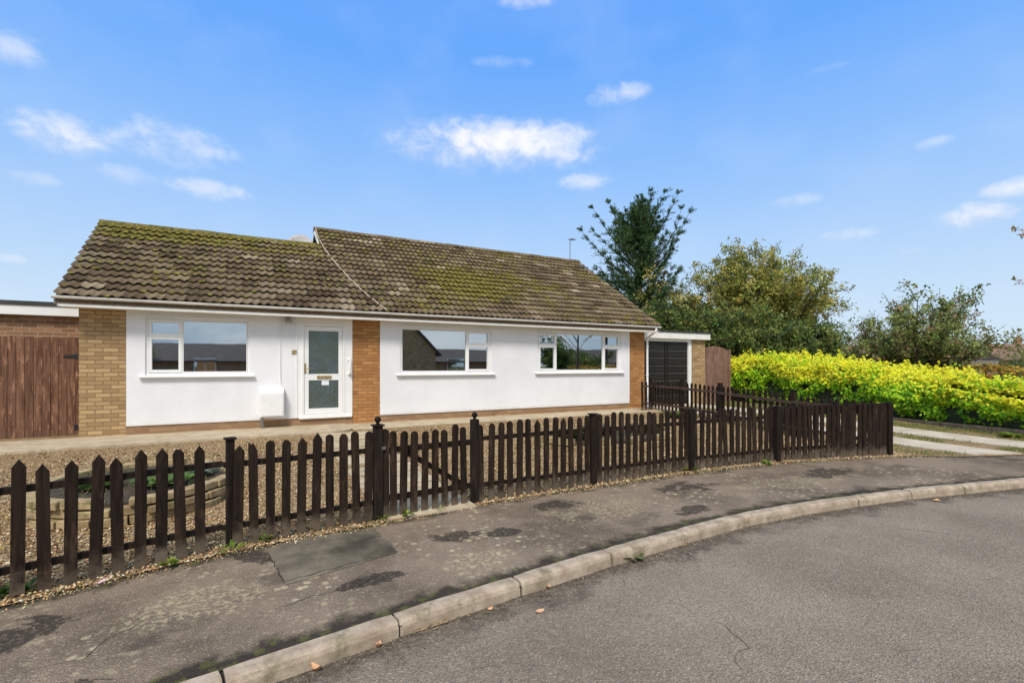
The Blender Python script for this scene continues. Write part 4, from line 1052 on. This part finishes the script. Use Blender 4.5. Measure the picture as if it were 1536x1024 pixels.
leaves('crown', P, rng.normal(size=(n, 3)) + (0, 0, .6), rng.uniform(.07, .14, n), pick_cols(n, [(.055, .125, .048), (.085, .18, .055), (.032, .075, .032), (.13, .22, .06), (.22, .24, .07)], [.3, .3, .2, .15, .05], .22), con, M_NEEDLE, .24, along=D, curl=.05)

def bushy(name, label, u, Z, width, height, pal, wts, nb, leafs, size, lean=(0, 0, 0), seed=1, spread=1.0, z0=.1, catname='tree', twig=.6, stem=.09, mid=.55, low=.12, depth=.8, pw=2.0):
    """many stems from the base, each forking; crown of leaf sprays with gaps"""
    global rnd
    keep = rnd; rnd = random.Random(seed); b0 = at(u, 548, Z); b0.z = z0
    t_ = thing(name, tuple(b0), label, catname); tb = MB(); L1 = []; LD = []
    for i in range(nb):
        az_ = 2 * math.pi * i / nb * 2.618 + rnd.uniform(-.3, .3); inc = math.sqrt((i + .5) / nb)
        tgt = Vector((math.cos(az_) * inc * width / 2 * spread, math.sin(az_) * inc * width / 2 * depth, height * (math.sqrt(max(.02, 1 - (inc * .93) ** pw)) * rnd.uniform(.72, 1.04)) * (1 - low) + low * height)) + Vector(lean) * rnd.uniform(.6, 1.2)
        dd = tgt.normalized(); L = tgt.length
        B = limb(tb, b0 + Vector((rnd.uniform(-.15, .15), rnd.uniform(-.15, .15), 0)), (dd.x * .7, dd.y * .7, dd.z + .25), L, stem * rnd.uniform(.7, 1.2), .012, 8, (dd.x * .5, dd.y * .5, -.25), .07, 6)
        for k in range(int(8 * (1 - mid)), 9):
            for _ in range(3):
                sd = Vector((rnd.gauss(0, 1), rnd.gauss(0, 1), rnd.gauss(.35, .6))).normalized(); d1 = ((B[k] - B[k - 1]).normalized() * .7 + sd).normalized()
                Tw = limb(tb, B[k], d1, twig * rnd.uniform(.6, 1.5), .018, .004, 4, (0, 0, .1), .16, 4)
                L1 += [(q, (Tw[j] - Tw[j - 1]).normalized()) for j, q in enumerate(Tw) if j]
    tb.build('trunk', M_BARK, t_, smooth=True)
    per = 9; nc = leafs // per; leafs = nc * per
    idx = [rnd.randrange(len(L1)) for _ in range(nc)]
    CP = np.array([tuple(L1[i][0]) for i in idx]) + rng.normal(size=(nc, 3)) * size * .7; CD = np.array([tuple(L1[i][1]) for i in idx]); CN = rng.normal(size=(nc, 3)) * .6 + (-.15, -.3, .6)
    cc_ = pick_cols(nc, pal, wts, .22)
    P = np.repeat(CP, per, 0) + rng.normal(size=(leafs, 3)) * size * .75; D = np.repeat(CD, per, 0) + rng.normal(size=(leafs, 3)) * .55; N_ = np.repeat(CN, per, 0) + rng.normal(size=(leafs, 3)) * .35
    P[:, 2] = np.maximum(P[:, 2], z0 + .1)
    leaves('crown', P, N_, rng.uniform(.6, 1.3, leafs) * size, np.clip(np.repeat(cc_, per, 0) * (1 + rng.normal(size=(leafs, 1)) * .12), .005, .95), t_, M_LEAF, .6, along=D)
    rnd = keep; return t_
OL = [(.36, .36, .08), (.47, .42, .09), (.24, .28, .06), (.54, .45, .12), (.17, .22, .05)]
DG = [(.11, .175, .04), (.17, .25, .055), (.06, .10, .03), (.30, .32, .08)]
bushy('tall_shrub', 'large olive and gold leaved shrub behind the garage and hedge', 1132, 25.0, 8.6, 6.7, OL, [.3, .25, .2, .1, .15], 70, 92000, .135, (.3, -.2, 0), 21, twig=.85, pw=3.2)
bushy('young_tree', 'thin gold leaved tree between the dark conifer and olive shrub', 1018, 24.0, 2.8, 6.2, [(.40, .36, .09), (.52, .44, .12), (.25, .28, .07)], None, 14, 8000, .14, (0, 0, 0), 22, twig=.7)
bushy('evergreen_bush', 'dark green bush below the olive shrub, above the pinkish gate', 1100, 21.0, 4.6, 3.5, DG, None, 40, 42000, .115, (0, 0, 0), 23, low=.2)
bushy('evergreen_bush', 'dark green bush behind the left part of the yellow hedge', 1195, 22.0, 4.8, 3.4, DG, None, 40, 42000, .115, (0, 0, 0), 24, low=.2)
bushy('evergreen_bush', 'dark green bush at the foot of the tall conifer', 990, 22.0, 3.8, 3.9, DG, None, 32, 32000, .115, (0, 0, 0), 25, low=.2)
bushy('fruit_tree', 'spreading sparse leaved fruit tree rising behind the yellow hedge', 1385, 17.5, 5.6, 3.9, [(.25, .31, .08), (.36, .40, .12), (.17, .22, .06), (.42, .25, .13), (.14, .18, .05)], [.3, .25, .2, .1, .15], 26, 20000, .105, (.1, 0, 0), 26, stem=.075, mid=.5, twig=.62)
bushy('slender_shrub', 'thin pale shrub between the olive shrub and fruit tree', 1262, 27.0, 2.2, 2.9, [(.20, .22, .10), (.13, .15, .06)], None, 14, 1800, .10, (0, 0, 0), 27)
far = [(1300, 34, 5, 1.7), (1450, 30, 5, 1.7), (1500, 33, 6, 2.0), (1550, 28, 5, 1.9), (1395, 36, 6, 2.3), (1350, 40, 6, 2.2)]
FL = ['low green bush left of the fruit tree trunk, far behind', 'green bush right of the fruit tree, in front of the far roof', 'yellowish green bush under the far chimney', 'bright green bush cut by the right edge of the view', 'far green bush seen through the fruit tree crown', 'far bush between pinkish roof and fruit tree']
for i, (u, Z, w_, h_) in enumerate(far):
    o_ = bushy('background_bush', FL[i], u, Z, w_, h_ * .8, [(.08, .12, .03), (.14, .18, .04), (.20, .20, .05)], None, 16, 4200, .12, (0, 0, 0), 40 + i, low=.25); o_['group'] = 'bushes far behind the yellow hedge'

# far fences and houses to the right ---------------------------------
M_GREYW = m_wood('grey_panel_wood', (.17, .155, .13), (.27, .25, .215)); M_ROOFP = simple('pinkish_roof', (.30, .21, .17), .9, .2, 3); M_ROOFB = simple('brown_roof', (.20, .125, .08), .9, .2, 3)
ff = thing('panel_fence', (24.0, 12, .1), 'grey timber panel fence with dark capping behind the hedge', 'fence')
a, b_ = at(1255, 548, 27), at(1350, 548, 23)
m_ = MB(); m_.bar((a.x, a.y, 1.05), (b_.x, b_.y, 1.05), .04, 1.9); m_.build('panel', M_GREYW, ff)
m_ = MB(); m_.bar((a.x, a.y, 2.04), (b_.x, b_.y, 2.04), .30, .07); m_.build('capping', M_FELT, ff)
sf = thing('garden_wall', (20, 14, .1), 'long pale coped wall just behind the yellow hedge', 'wall')
a, b_ = at(1128, 548, 22), at(1205, 548, 21); m_ = MB(); m_.bar((a.x, a.y, 1.0), (b_.x, b_.y, 1.0), .12, 2.05); m_.build('wall_body', M_GREYW, sf)
m_ = MB(); m_.bar((a.x, a.y, 2.05), (b_.x, b_.y, 2.05), .22, .06); m_.build('coping', M_KERB, sf)
sh = thing('shed', (26, 8, 0), 'low dark roofed shed behind the fruit tree', 'shed')
a, b_ = at(1400, 548, 24), at(1478, 548, 22); m_ = MB(); m_.bar((a.x, a.y, .9), (b_.x, b_.y, .9), 1.8, 1.7); m_.build('wall', M_GREYW, sh)
m_ = MB(); m_.bar((a.x, a.y, 1.80), (b_.x, b_.y, 1.80), 2.1, .09); m_.build('roof', M_FELT, sh)
def far_house(name, label, u, Z, w_, d_, eave, ridge_, rot, roofm, wallm, chim=None):
    c = at(u, 548, Z); h_ = thing(name, (c.x, c.y, 0), label, 'house', None, rot)
    def bl(nm, mb, m_, par=None):
        me = mb.build(nm, m_, None); me.parent = par or h_; return me
    m_ = MB(); m_.box(-w_ / 2, w_ / 2, -d_ / 2, d_ / 2, 0, eave); m_.prism([(-d_ / 2, eave), (d_ / 2, eave), (0, ridge_ - .1)], 'x', -w_ / 2, w_ / 2); bl('wall', m_, wallm)
    m_ = MB(); e_ = .35; sl = (ridge_ - eave) / (d_ / 2)
    m_.prism([(-d_ / 2 - e_, eave - e_ * sl), (0, ridge_), (d_ / 2 + e_, eave - e_ * sl), (d_ / 2 + e_, eave - e_ * sl + .1), (0, ridge_ + .12), (-d_ / 2 - e_, eave - e_ * sl + .1)], 'x', -w_ / 2 - .3, w_ / 2 + .3); rf = bl('roof', m_, roofm)
    if chim is not None:
        m_ = MB(); m_.box(chim - .35, chim + .35, -.3, .3, ridge_ - .4, ridge_ + .95); m_.box(chim - .40, chim + .40, -.35, .35, ridge_ + .951, ridge_ + 1.05); m_.tube([(chim, 0, ridge_ + 1.05), (chim, 0, ridge_ + 1.4)], [.13, .10], 10); bl('chimney', m_, M_REDBR, rf)
    for sx in (-1, 1):
        m_ = MB(); m_.box(sx * w_ / 4 - .8, sx * w_ / 4 + .8, -d_ / 2 - .02, -d_ / 2 + .1, .95, 2.15); wn = bl('window', m_, M_GLASS)
        m_ = MB(); frame_bars(m_, sx * w_ / 4 - .86, sx * w_ / 4 + .86, .9, 2.2, .06, -d_ / 2 - .05, -d_ / 2 - .021); m_.box(sx * w_ / 4 - .03, sx * w_ / 4 + .03, -d_ / 2 - .05, -d_ / 2 - .021, .96, 2.14); bl('frame', m_, M_PVC, wn)
    return h_
far_house('house', 'distant brown roofed house with a red chimney at the right edge', 1545, 70, 14, 8, 2.4, 4.5, R(-35), M_ROOFB, M_REDBR, -1.6)
far_house('house', 'distant pinkish roofed bungalow showing through the fruit tree', 1325, 52, 9, 7, 2.2, 3.5, R(-20), M_ROOFP, M_BUFF)
# houses and trees across the road, mirrored in the front windows
far_M = simple('slate_roof', (.11, .088, .075), .9, .2, 2)
def opp(label, x, y, w_, d_, eave, rdg, rot, roofm, wallm, chim=None):
    global at
    keep = at; at = lambda u, v, Z: Vector((x, y, 0)); h_ = far_house('house_opposite', label, 0, 0, w_, d_, eave, rdg, rot, roofm, wallm, chim); at = keep; h_['group'] = 'houses across the road'; return h_
opp('dark roofed bungalow across the road, mirrored in the left window', -6.0, -34, 13.0, 8, 2.0, 3.55, R(183), far_M, M_REDBR)
opp('steep gabled house across the road, mirrored in the middle window', 7.9, -11.5, 5.5, 7.0, 2.5, 6.0, R(88), far_M, M_BUFF)
opp('low bungalow across the road, mirrored right of the gable', 21.5, -25, 12, 8, 1.9, 3.1, R(186), far_M, M_REDBR)
opp('white gabled bungalow across the road, mirrored in the right window', 50, -38, 12, 7, 2.0, 3.9, R(230), far_M, M_RENDER)
_at = at
for i, (x, y, w_, h_, lb) in enumerate([(-9.5, -30, 6, 3.6, 'round green tree across the road, mirrored in the leftmost casement'), (25.9, -16, 2.8, 4.1, 'tall green tree across the road, mirrored in the right window'), (30.5, -19, 9, 2.4, 'low bushes across the road, mirrored in the right window')]):
    at = lambda u, v, Z: Vector((x, y, 0)); o_ = bushy('tree_opposite', lb, 0, 0, w_, h_, DG, None, 14, 5000, .22, (0, 0, 0), 60 + i, low=.2); o_['group'] = 'trees across the road'
at = _at
m_ = MB(); m_.tube([(33.0, -17, 0), (33.0, -17, 8.5)], [.16, .12], 12)
tag(m_.build('telegraph_pole', M_BARK), 'brown telegraph pole across the road, mirrored in the widest window', 'pole')

# ------------------------------------------------------------------ gravel chips, weeds, plants, fallen leaves
def chips(name, pts, smin, smax, pal, wts=None, kind='stuff'):
    """angular little stones"""
    n = len(pts); P = np.array(pts, float)
    oct_ = np.array([(1, 0, 0), (0, 1, 0), (-1, 0, 0), (0, -1, 0), (0, 0, .6), (0, 0, -.6)]); T = np.array([(0, 1, 4), (1, 2, 4), (2, 3, 4), (3, 0, 4), (1, 0, 5), (2, 1, 5), (3, 2, 5), (0, 3, 5)])
    a = rng.uniform(0, 2 * np.pi, n); s_ = rng.uniform(smin, smax, (n, 1, 1)) * rng.uniform(.6, 1.3, (n, 1, 3)) * rng.uniform(.8, 1.2, (n, 6, 1))
    V = oct_[None] * s_; ca, sa = np.cos(a)[:, None], np.sin(a)[:, None]; x = V[..., 0] * ca - V[..., 1] * sa; y = V[..., 0] * sa + V[..., 1] * ca
    til = rng.normal(0, .35, (n, 1)); z = V[..., 2] + x * til; V = np.stack([x, y, z], -1) + P[:, None, :]
    F = (T[None] + (np.arange(n) * 6)[:, None, None]).reshape(-1, 3); c = np.repeat(pick_cols(n, pal, wts, .2), 8, axis=0)
    o_ = np_mesh(name, V.reshape(-1, 3), F, M_STONE, None, c); o_['kind'] = kind; return o_
M_STONE, t_, b_ = mat('stone_chips'); t_.put(b_.inputs['Base Color'], t_.attr('Col')); b_.inputs['Roughness'].default_value = .85; b_.inputs['Specular IOR Level'].default_value = .25
pts = []; r = random.Random(99)
while len(pts) < 42000:
    x = r.uniform(-4, 10); dd = r.random() ** 1.7 * 5.2; y = by(x) - .02 + dd
    if 1.22 < x < 2.26 or y > 10.1: continue
    if ((x + 1.0) / .98) ** 2 + ((y - 6.85) / 1.13) ** 2 < 1 or ((x - 6.1) / 1.48) ** 2 + ((y - 7.35) / .88) ** 2 < 1: continue
    if dd < .16 and r.random() < .5: continue
    if r.random() < .25 + .5 * mnoise.noise((x * .9, y * .9, 4)): continue
    pts.append((x, y, gz(x, y) + .012 + r.uniform(0, .006) + (.02 * mnoise.noise((x * 1.1, y * 1.1, 0)) if dd > .42 else 0)))
GP = [(.62, .44, .23), (.70, .55, .33), (.48, .31, .15), (.74, .64, .46), (.26, .155, .075), (.58, .38, .18), (.15, .085, .04)]
chips('gravel', pts, .0065, .016, GP)
# chips strayed on the pavement edge
pts = []
for _ in range(2600): x = r.uniform(-3, 10); y = by(x) - abs(r.gauss(0, .05)); pts.append((x, y, .003))
chips('scattered_gravel', pts, .004, .011, GP)
# grit along the gutter
pts = []
for _ in range(3800): x = r.uniform(-1.5, 10); y = ky(x) - .125 - abs(r.gauss(0, .10)); pts.append((x, y, ZROAD + .002))
chips('gutter_grit', pts, .002, .006, [(.25, .19, .12), (.12, .09, .06), (.40, .33, .24)])

def weed(x, y, z, rad, n, pal, name='weed', label=None, group=None, h=.06, blade=False, cat='weed'):
    base = Vector((x, y, z)); P = []; N = []; A = []
    for i in range(n):
        a = rnd.uniform(0, 2 * math.pi); q = rad * math.sqrt(rnd.random()) * .8; P.append((x + q * math.cos(a) * .5, y + q * math.sin(a) * .5, z + rnd.uniform(0, h) * .6))
        A.append((math.cos(a), math.sin(a), rnd.uniform(.5, 1.8) if blade else rnd.uniform(.1, .9))); N.append((-math.cos(a) * .5, -math.sin(a) * .5, 1))
    o_ = leaves(name, P, N, [rad * rnd.uniform(.5, 1.1) for _ in range(n)], pick_cols(n, pal), None, M_LEAF, .16 if blade else .5, along=A)
    me = o_.data; V = np.zeros(len(me.vertices) * 3, np.float32); me.vertices.foreach_get('co', V); V = V.reshape(-1, 3) - np.array((x, y, z), np.float32); me.vertices.foreach_set('co', V.ravel()); me.update(); o_.location = (x, y, z)
    if label: tag(o_, label, cat, group)
    return o_
GW = [(.12, .22, .03), (.20, .30, .04), (.30, .34, .05)]
wd = [(20, 888, .10, 'weed at the foot of the fence at the left edge'), (48, 884, .08, 'weed between the second and third visible pickets'), (255, 848, .08, 'small weed in the gravel left of the capped post'), (348, 828, .11, 'leafy weed at the foot of the capped fence post'),
      (398, 810, .07, 'yellowing weed between pickets left of the repaired tarmac'), (575, 780, .07, 'tuft at the foot of the left gate post'), (612, 774, .06, 'tuft under the garden gate'), (662, 766, .06, 'tuft under the right half of the gate'), (1035, 706, .10, 'grass tuft at the middle of the right fence'), (1155, 697, .09, 'weed at the post before the boarded panel')]
for (u, v, rr, lb) in wd:
    x, y = gp(u, v, .01); y = max(y, by(x) - .03); weed(x, y, .008, rr, 26, GW, 'weed', lb, 'weeds along the foot of the fence', blade=rnd.random() < .4)
x, y = gp(950, 839, ZROAD); weed(x, y, ZROAD, .09, 30, [(.22, .24, .10), (.12, .17, .04), (.30, .30, .16)], 'weed', 'pale weed growing in the gutter by the fourth visible kerb joint', h=.03)
# straw litter by the kerb joint
def straw(u, v, n, lb):
    x0, y0 = gp(u, v, ZROAD); mb = MB()
    for _ in range(n):
        x, y = x0 + rnd.gauss(0, .085), y0 + rnd.gauss(0, .022); a = rnd.gauss(.2, .6); L = rnd.uniform(.02, .07); z_ = ZROAD + .004 + rnd.uniform(0, .01)
        mb.tube([(x, y, z_), (x + L * math.cos(a), y + L * math.sin(a), z_ + rnd.uniform(-.002, .02))], .0022, 4)
    tag(mb.build('dry_straw', simple('straw', (.42, .30, .17), .9, .3)), lb, 'litter', 'dry straw caught along the kerb')
straw(645, 938, 60, 'clump of dry straw in the gutter by the second kerb joint'); straw(1015, 818, 45, 'brown plant litter against the kerb beyond the gutter weed')
# grass by the drive and verge, as stuff
def tufts(name, pts, hmin, hmax, pal, wts=None):
    n = len(pts); P = np.array(pts, float); up = np.tile((0., 0., 1.), (n, 1)) + rng.normal(size=(n, 3)) * .45; N = rng.normal(size=(n, 3))
    o_ = leaves(name, P, N, rng.uniform(hmin, hmax, n), pick_cols(n, pal, wts), None, M_LEAF, .13, along=up); o_['kind'] = 'stuff'; return o_
pts = []
while len(pts) < 15000:
    x = r.uniform(9.9, 14.4); y = r.uniform(by(x) + .02, 11.0)
    if x > hx(y): continue
    m_in = (10.80 < x < 11.85) or (12.45 < x < 13.55)
    if m_in and not (abs(y - by(x)) < .12 and r.random() < .02): continue
    if mnoise.noise((x * 1.7, y * 1.7, 7)) + (.30 if x > 13.3 else (-.18 if x < 10.8 else .05)) < r.uniform(-.1, .35): continue
    pts.append((x, y, gz(x, y) + .012))
tufts('grass', pts, .025, .085, [(.14, .22, .035), (.24, .30, .05), (.34, .32, .10), (.10, .16, .03)])
pts = []
while len(pts) < 2600:
    x = r.uniform(-3.5, 9.8); y = by(x) + r.gauss(.0, .05)
    if mnoise.noise((x * 1.6, 2, 7)) < .18: continue
    if 1.2 < x < 2.3 and r.random() < .5: continue
    pts.append((x, y, gz(x, y) + .004))
tufts('moss_and_grass', pts, .010, .030, [(.13, .17, .03), (.20, .22, .05), (.09, .11, .03)])
# plants in the beds
weed(-1.35, 6.7, zb1, .22, 90, [(.10, .18, .05), (.16, .25, .06)], 'low_plant', 'low green plant at the left of the oval bed', 'plants in the raised beds', cat='plant')
weed(-.75, 6.5, zb1, .25, 110, [(.13, .22, .06), (.22, .30, .10)], 'low_plant', 'spreading green plant in the middle of the oval bed', 'plants in the raised beds', cat='plant')
weed(-.45, 6.9, zb1, .18, 80, [(.30, .34, .30), (.18, .24, .16)], 'low_plant', 'silvery plant at the right of the oval bed', 'plants in the raised beds', cat='plant')
pts = []
for (bx, by2, rx_, ry_, zz) in ((-1.0, 6.85, .80, .95, zb1), (6.1, 7.35, 1.3, .7, zb2)):
    for _ in range(900):
        a = r.uniform(0, 6.283); q = math.sqrt(r.random()); pts.append((bx + rx_ * q * math.cos(a), by2 + ry_ * q * math.sin(a), zz + .004))
tufts('bed_weeds', pts, .02, .09, [(.14, .20, .05), (.24, .22, .09), (.30, .20, .09), (.10, .14, .04)])
for i, (x, y, lb) in enumerate([(5.2, 7.2, 'grey green plant at the left of the low bed'), (6.0, 7.5, 'dark bushy plant in the middle of the low bed'), (6.9, 7.2, 'green plant at the right of the low bed')]):
    weed(x, y, zb2, .32, 120, [(.10, .13, .05), (.18, .20, .09), (.07, .09, .03)], 'low_plant', lb, 'plants in the raised beds', h=.12, cat='plant')
for i, (u, v, rr, lb) in enumerate([(1520, 655, .22, 'leafy green weed sprouting at the hedge foot by the right edge'), (42, 770, .05, 'tiny green weed in the gravel by the left fence')]):
    x, y = gp(u, v, .05); weed(x, y, gz(x, y) + .01, rr, 60, GW, 'weed', lb)
weed(9.9, 9.1, gz(9.9, 9.1), .35, 120, [(.08, .14, .03), (.14, .20, .04)], 'low_plant', 'low green plant in front of the side fence near the small gate', cat='plant')

# fallen leaves, curled
M_FALL = simple('dry_leaf', (.62, .36, .20), .7, .25, 30)
def fallen(u, v, z, size, ang, lb, up=.4, col=None):
    x, y = gp(u, v, z); mb = MB(); n = 7
    for i in range(n):
        t_ = i / (n - 1) - .5; w_ = size * .30 * math.cos(math.pi * t_) + .001; zz = up * size * (4 * t_ * t_) * .6
        c_, s_ = math.cos(ang), math.sin(ang); px, py = x + t_ * size * c_, y + t_ * size * s_
        mb.v += [(px - s_ * w_, py + c_ * w_, z + .004 + zz + w_ * up), (px, py, z + .002 + zz), (px + s_ * w_, py - c_ * w_, z + .004 + zz + w_ * up * .8)]
    for i in range(n - 1):
        k = i * 3; mb.face(k, k + 3, k + 4, k + 1); mb.face(k + 1, k + 4, k + 5, k + 2)
    tag(mb.build('fallen_leaf', M_FALL, smooth=True), lb, 'leaf', 'fallen leaves on the road')
fallen(474, 1006, ZROAD, .075, 2.2, 'tan curled leaf, nearest the camera by the kerb', .9)
fallen(568, 970, ZROAD, .06, 1.4, 'curled orange leaf below the second kerb joint', 1.0)
fallen(735, 914, ZROAD, .05, .3, 'small tan leaf in the gutter below a kerb block', .3)
fallen(810, 917, ZROAD, .075, .1, 'flat orange leaf lying out on the road', .15)
fallen(822, 882, ZROAD, .055, .8, 'small curled leaf near the third kerb joint', .8)
fallen(1405, 751, ZROAD, .11, .2, 'pale leaf far along the road by the kerb', .2)
# pink and white scrap by the fence
x, y = gp(145, 876, 0); mb = MB(); k = mb.pts([(x - .07, y - .005, .004), (x, y - .02, .006), (x + .07, y + .015, .02), (x + .05, y + .03, .028), (x, y + .012, .012), (x - .05, y + .015, .01)]); mb.face(*[k + i for i in range(6)])
o_ = tag(mb.build('litter_scrap', simple('pink_paper', (.72, .50, .50), .6, .25, 40)), 'crumpled pink and white scrap at the foot of the left fence', 'litter'); o_.modifiers.new('s', 'SOLIDIFY').thickness = .003

# cracks
crack([gp(1050, 928, ZR), gp(1085, 935, ZR), gp(1105, 955, ZR), gp(1125, 972, ZR), gp(1100, 980, ZR), gp(1108, 1000, ZR), gp(1135, 1026, ZR)], .0035, ZR, 1)
crack([gp(1125, 972, ZR), gp(1150, 968, ZR), gp(1175, 972, ZR)], .0025, ZR, 2)
crack([gp(1205, 873, ZR), gp(1235, 885, ZR), gp(1268, 896, ZR)], .003, ZR, 3)
crack([gp(1340, 790, ZR), gp(1400, 797, ZR), gp(1460, 806, ZR)], .004, ZR, 4)
crack([gp(690, 1010, ZR), gp(730, 1000, ZR), gp(770, 988, ZR)], .003, ZR, 5)
crack([gp(1060, 930, ZR), gp(1020, 905, ZR), gp(960, 900, ZR)], .0015, ZR, 6)
crack([gp(0, 1015, .003), gp(60, 1000, .003), gp(130, 985, .003), gp(160, 958, .003), gp(215, 930, .003), gp(270, 915, .003)], .003, .003, 7, 'pavement_crack')
crack([gp(395, 918, .003), gp(470, 893, .003), gp(540, 878, .003), gp(590, 850, .003)], .003, .003, 8, 'pavement_crack')
crack([gp(405, 832, .006), gp(425, 872, .006), gp(500, 852, .006), gp(560, 834, .006), gp(596, 828, .006)], .004, .007, 9, 'pavement_crack')

# tree standing just outside the right edge, only its twig tips reach into the view
tw = thing('garden_tree', tuple(at(1680, 548, 9.5) * 1.0), 'few brown leaved twig tips poking in at the right edge of the sky', 'tree')
tw.location.z = 0; b0 = Vector(tw.location); tb = MB(); P = []
tb.tube([tuple(b0), tuple(b0 + Vector((0, 0, 1.6))), tuple(b0 + Vector((.05, 0, 3.4)))], [.10, .07, .03], 8)
for (u, v, zc) in ((1521, 342, 9.3), (1530, 352, 9.4), (1520, 420, 9.5), (1575, 300, 9.6), (1600, 260, 9.6), (1620, 380, 9.2), (1580, 440, 9.3), (1700, 240, 9.5), (1760, 300, 9.5), (1640, 200, 9.8), (1800, 260, 9.2), (1830, 350, 9.6), (1660, 320, 10.2), (1740, 380, 8.8), (1850, 420, 9.4), (1650, 300, 8.8), (1720, 180, 9.6), (1780, 220, 10.0)):
    e = at(u, v, zc); s0 = b0 + Vector((.03, 0, e.z - .9)); m_ = (s0 + e) / 2 + Vector((0, 0, .12)); tb.tube([tuple(s0), tuple(m_), tuple(e)], [.02, .010, .003], 6, cap=False)
    for k in range(26 if u < 1560 else 90):
        f_ = 1 - rnd.random() ** 2.2 * .6 if k > 3 else 1; q = m_.lerp(e, max(0, f_ * 2 - 1)) if f_ > .5 else s0.lerp(m_, f_ * 2); P.append(tuple(q + Vector((rnd.gauss(0, .012), rnd.gauss(0, .02), rnd.gauss(0, .012)))))
tb.build('trunk', M_BARK, tw, smooth=True)
leaves('crown', P, rng.normal(size=(len(P), 3)), rng.uniform(.05, .085, len(P)), pick_cols(len(P), [(.42, .22, .12), (.30, .24, .10), (.50, .30, .2)]), tw, M_LEAF, .6)

for i, L in enumerate([[(560, 985), (620, 968), (660, 960), (700, 938)], [(860, 905), (900, 900), (945, 912)], [(1300, 960), (1345, 975), (1400, 972), (1440, 985)], [(1180, 800), (1230, 806), (1290, 802)], [(905, 1010), (960, 1004), (1000, 1012)], [(1420, 860), (1470, 868), (1530, 865)], [(480, 1010), (520, 995), (556, 990)]]):
    crack([gp(u, v, ZR) for u, v in L], .0018, ZR, 20 + i)
for i, L in enumerate([[(620, 800), (680, 812), (760, 806), (830, 812)], [(960, 745), (1040, 752), (1120, 742)], [(200, 885), (260, 872), (330, 868)], [(1180, 712), (1240, 722), (1300, 718)]]):
    crack([gp(u, v, .003) for u, v in L], .0018, .003, 40 + i, 'pavement_crack')

pts = []
while len(pts) < 2600:
    x = r.uniform(-4, 10); y = r.uniform(by(x) + .05, 10.0)
    if mnoise.noise((x * .8, y * .8, 21)) < r.uniform(-.3, .25): continue
    if 1.25 < x < 2.25 and r.random() < .8: continue
    if ((x + 1.0) / .98) ** 2 + ((y - 6.85) / 1.13) ** 2 < 1 or ((x - 6.1) / 1.48) ** 2 + ((y - 7.35) / .88) ** 2 < 1: continue
    pts.append((x, y, gz(x, y) + .030))
o_ = leaves('leaf_litter', pts, rng.normal(size=(len(pts), 3)) * .5 + (0, 0, 1), rng.uniform(.025, .06, len(pts)), pick_cols(len(pts), [(.20, .10, .04), (.34, .20, .08), (.12, .07, .03), (.42, .30, .12)]), None, M_LEAF, .6); o_['kind'] = 'stuff'
pts = []
while len(pts) < 2200:
    x = r.uniform(-3.9, 9.9); y = by(x) + r.uniform(.15, 4.6)
    if mnoise.noise((x * 1.3, y * 1.3, 31)) < .30: continue
    if 1.2 < x < 2.3: continue
    if ((x + 1.0) / .98) ** 2 + ((y - 6.85) / 1.13) ** 2 < 1 or ((x - 6.1) / 1.48) ** 2 + ((y - 7.35) / .88) ** 2 < 1: continue
    pts.append((x, y, gz(x, y) + .012))
tufts('sparse_grass', pts, .015, .05, [(.14, .19, .04), (.24, .26, .07), (.10, .13, .03)])
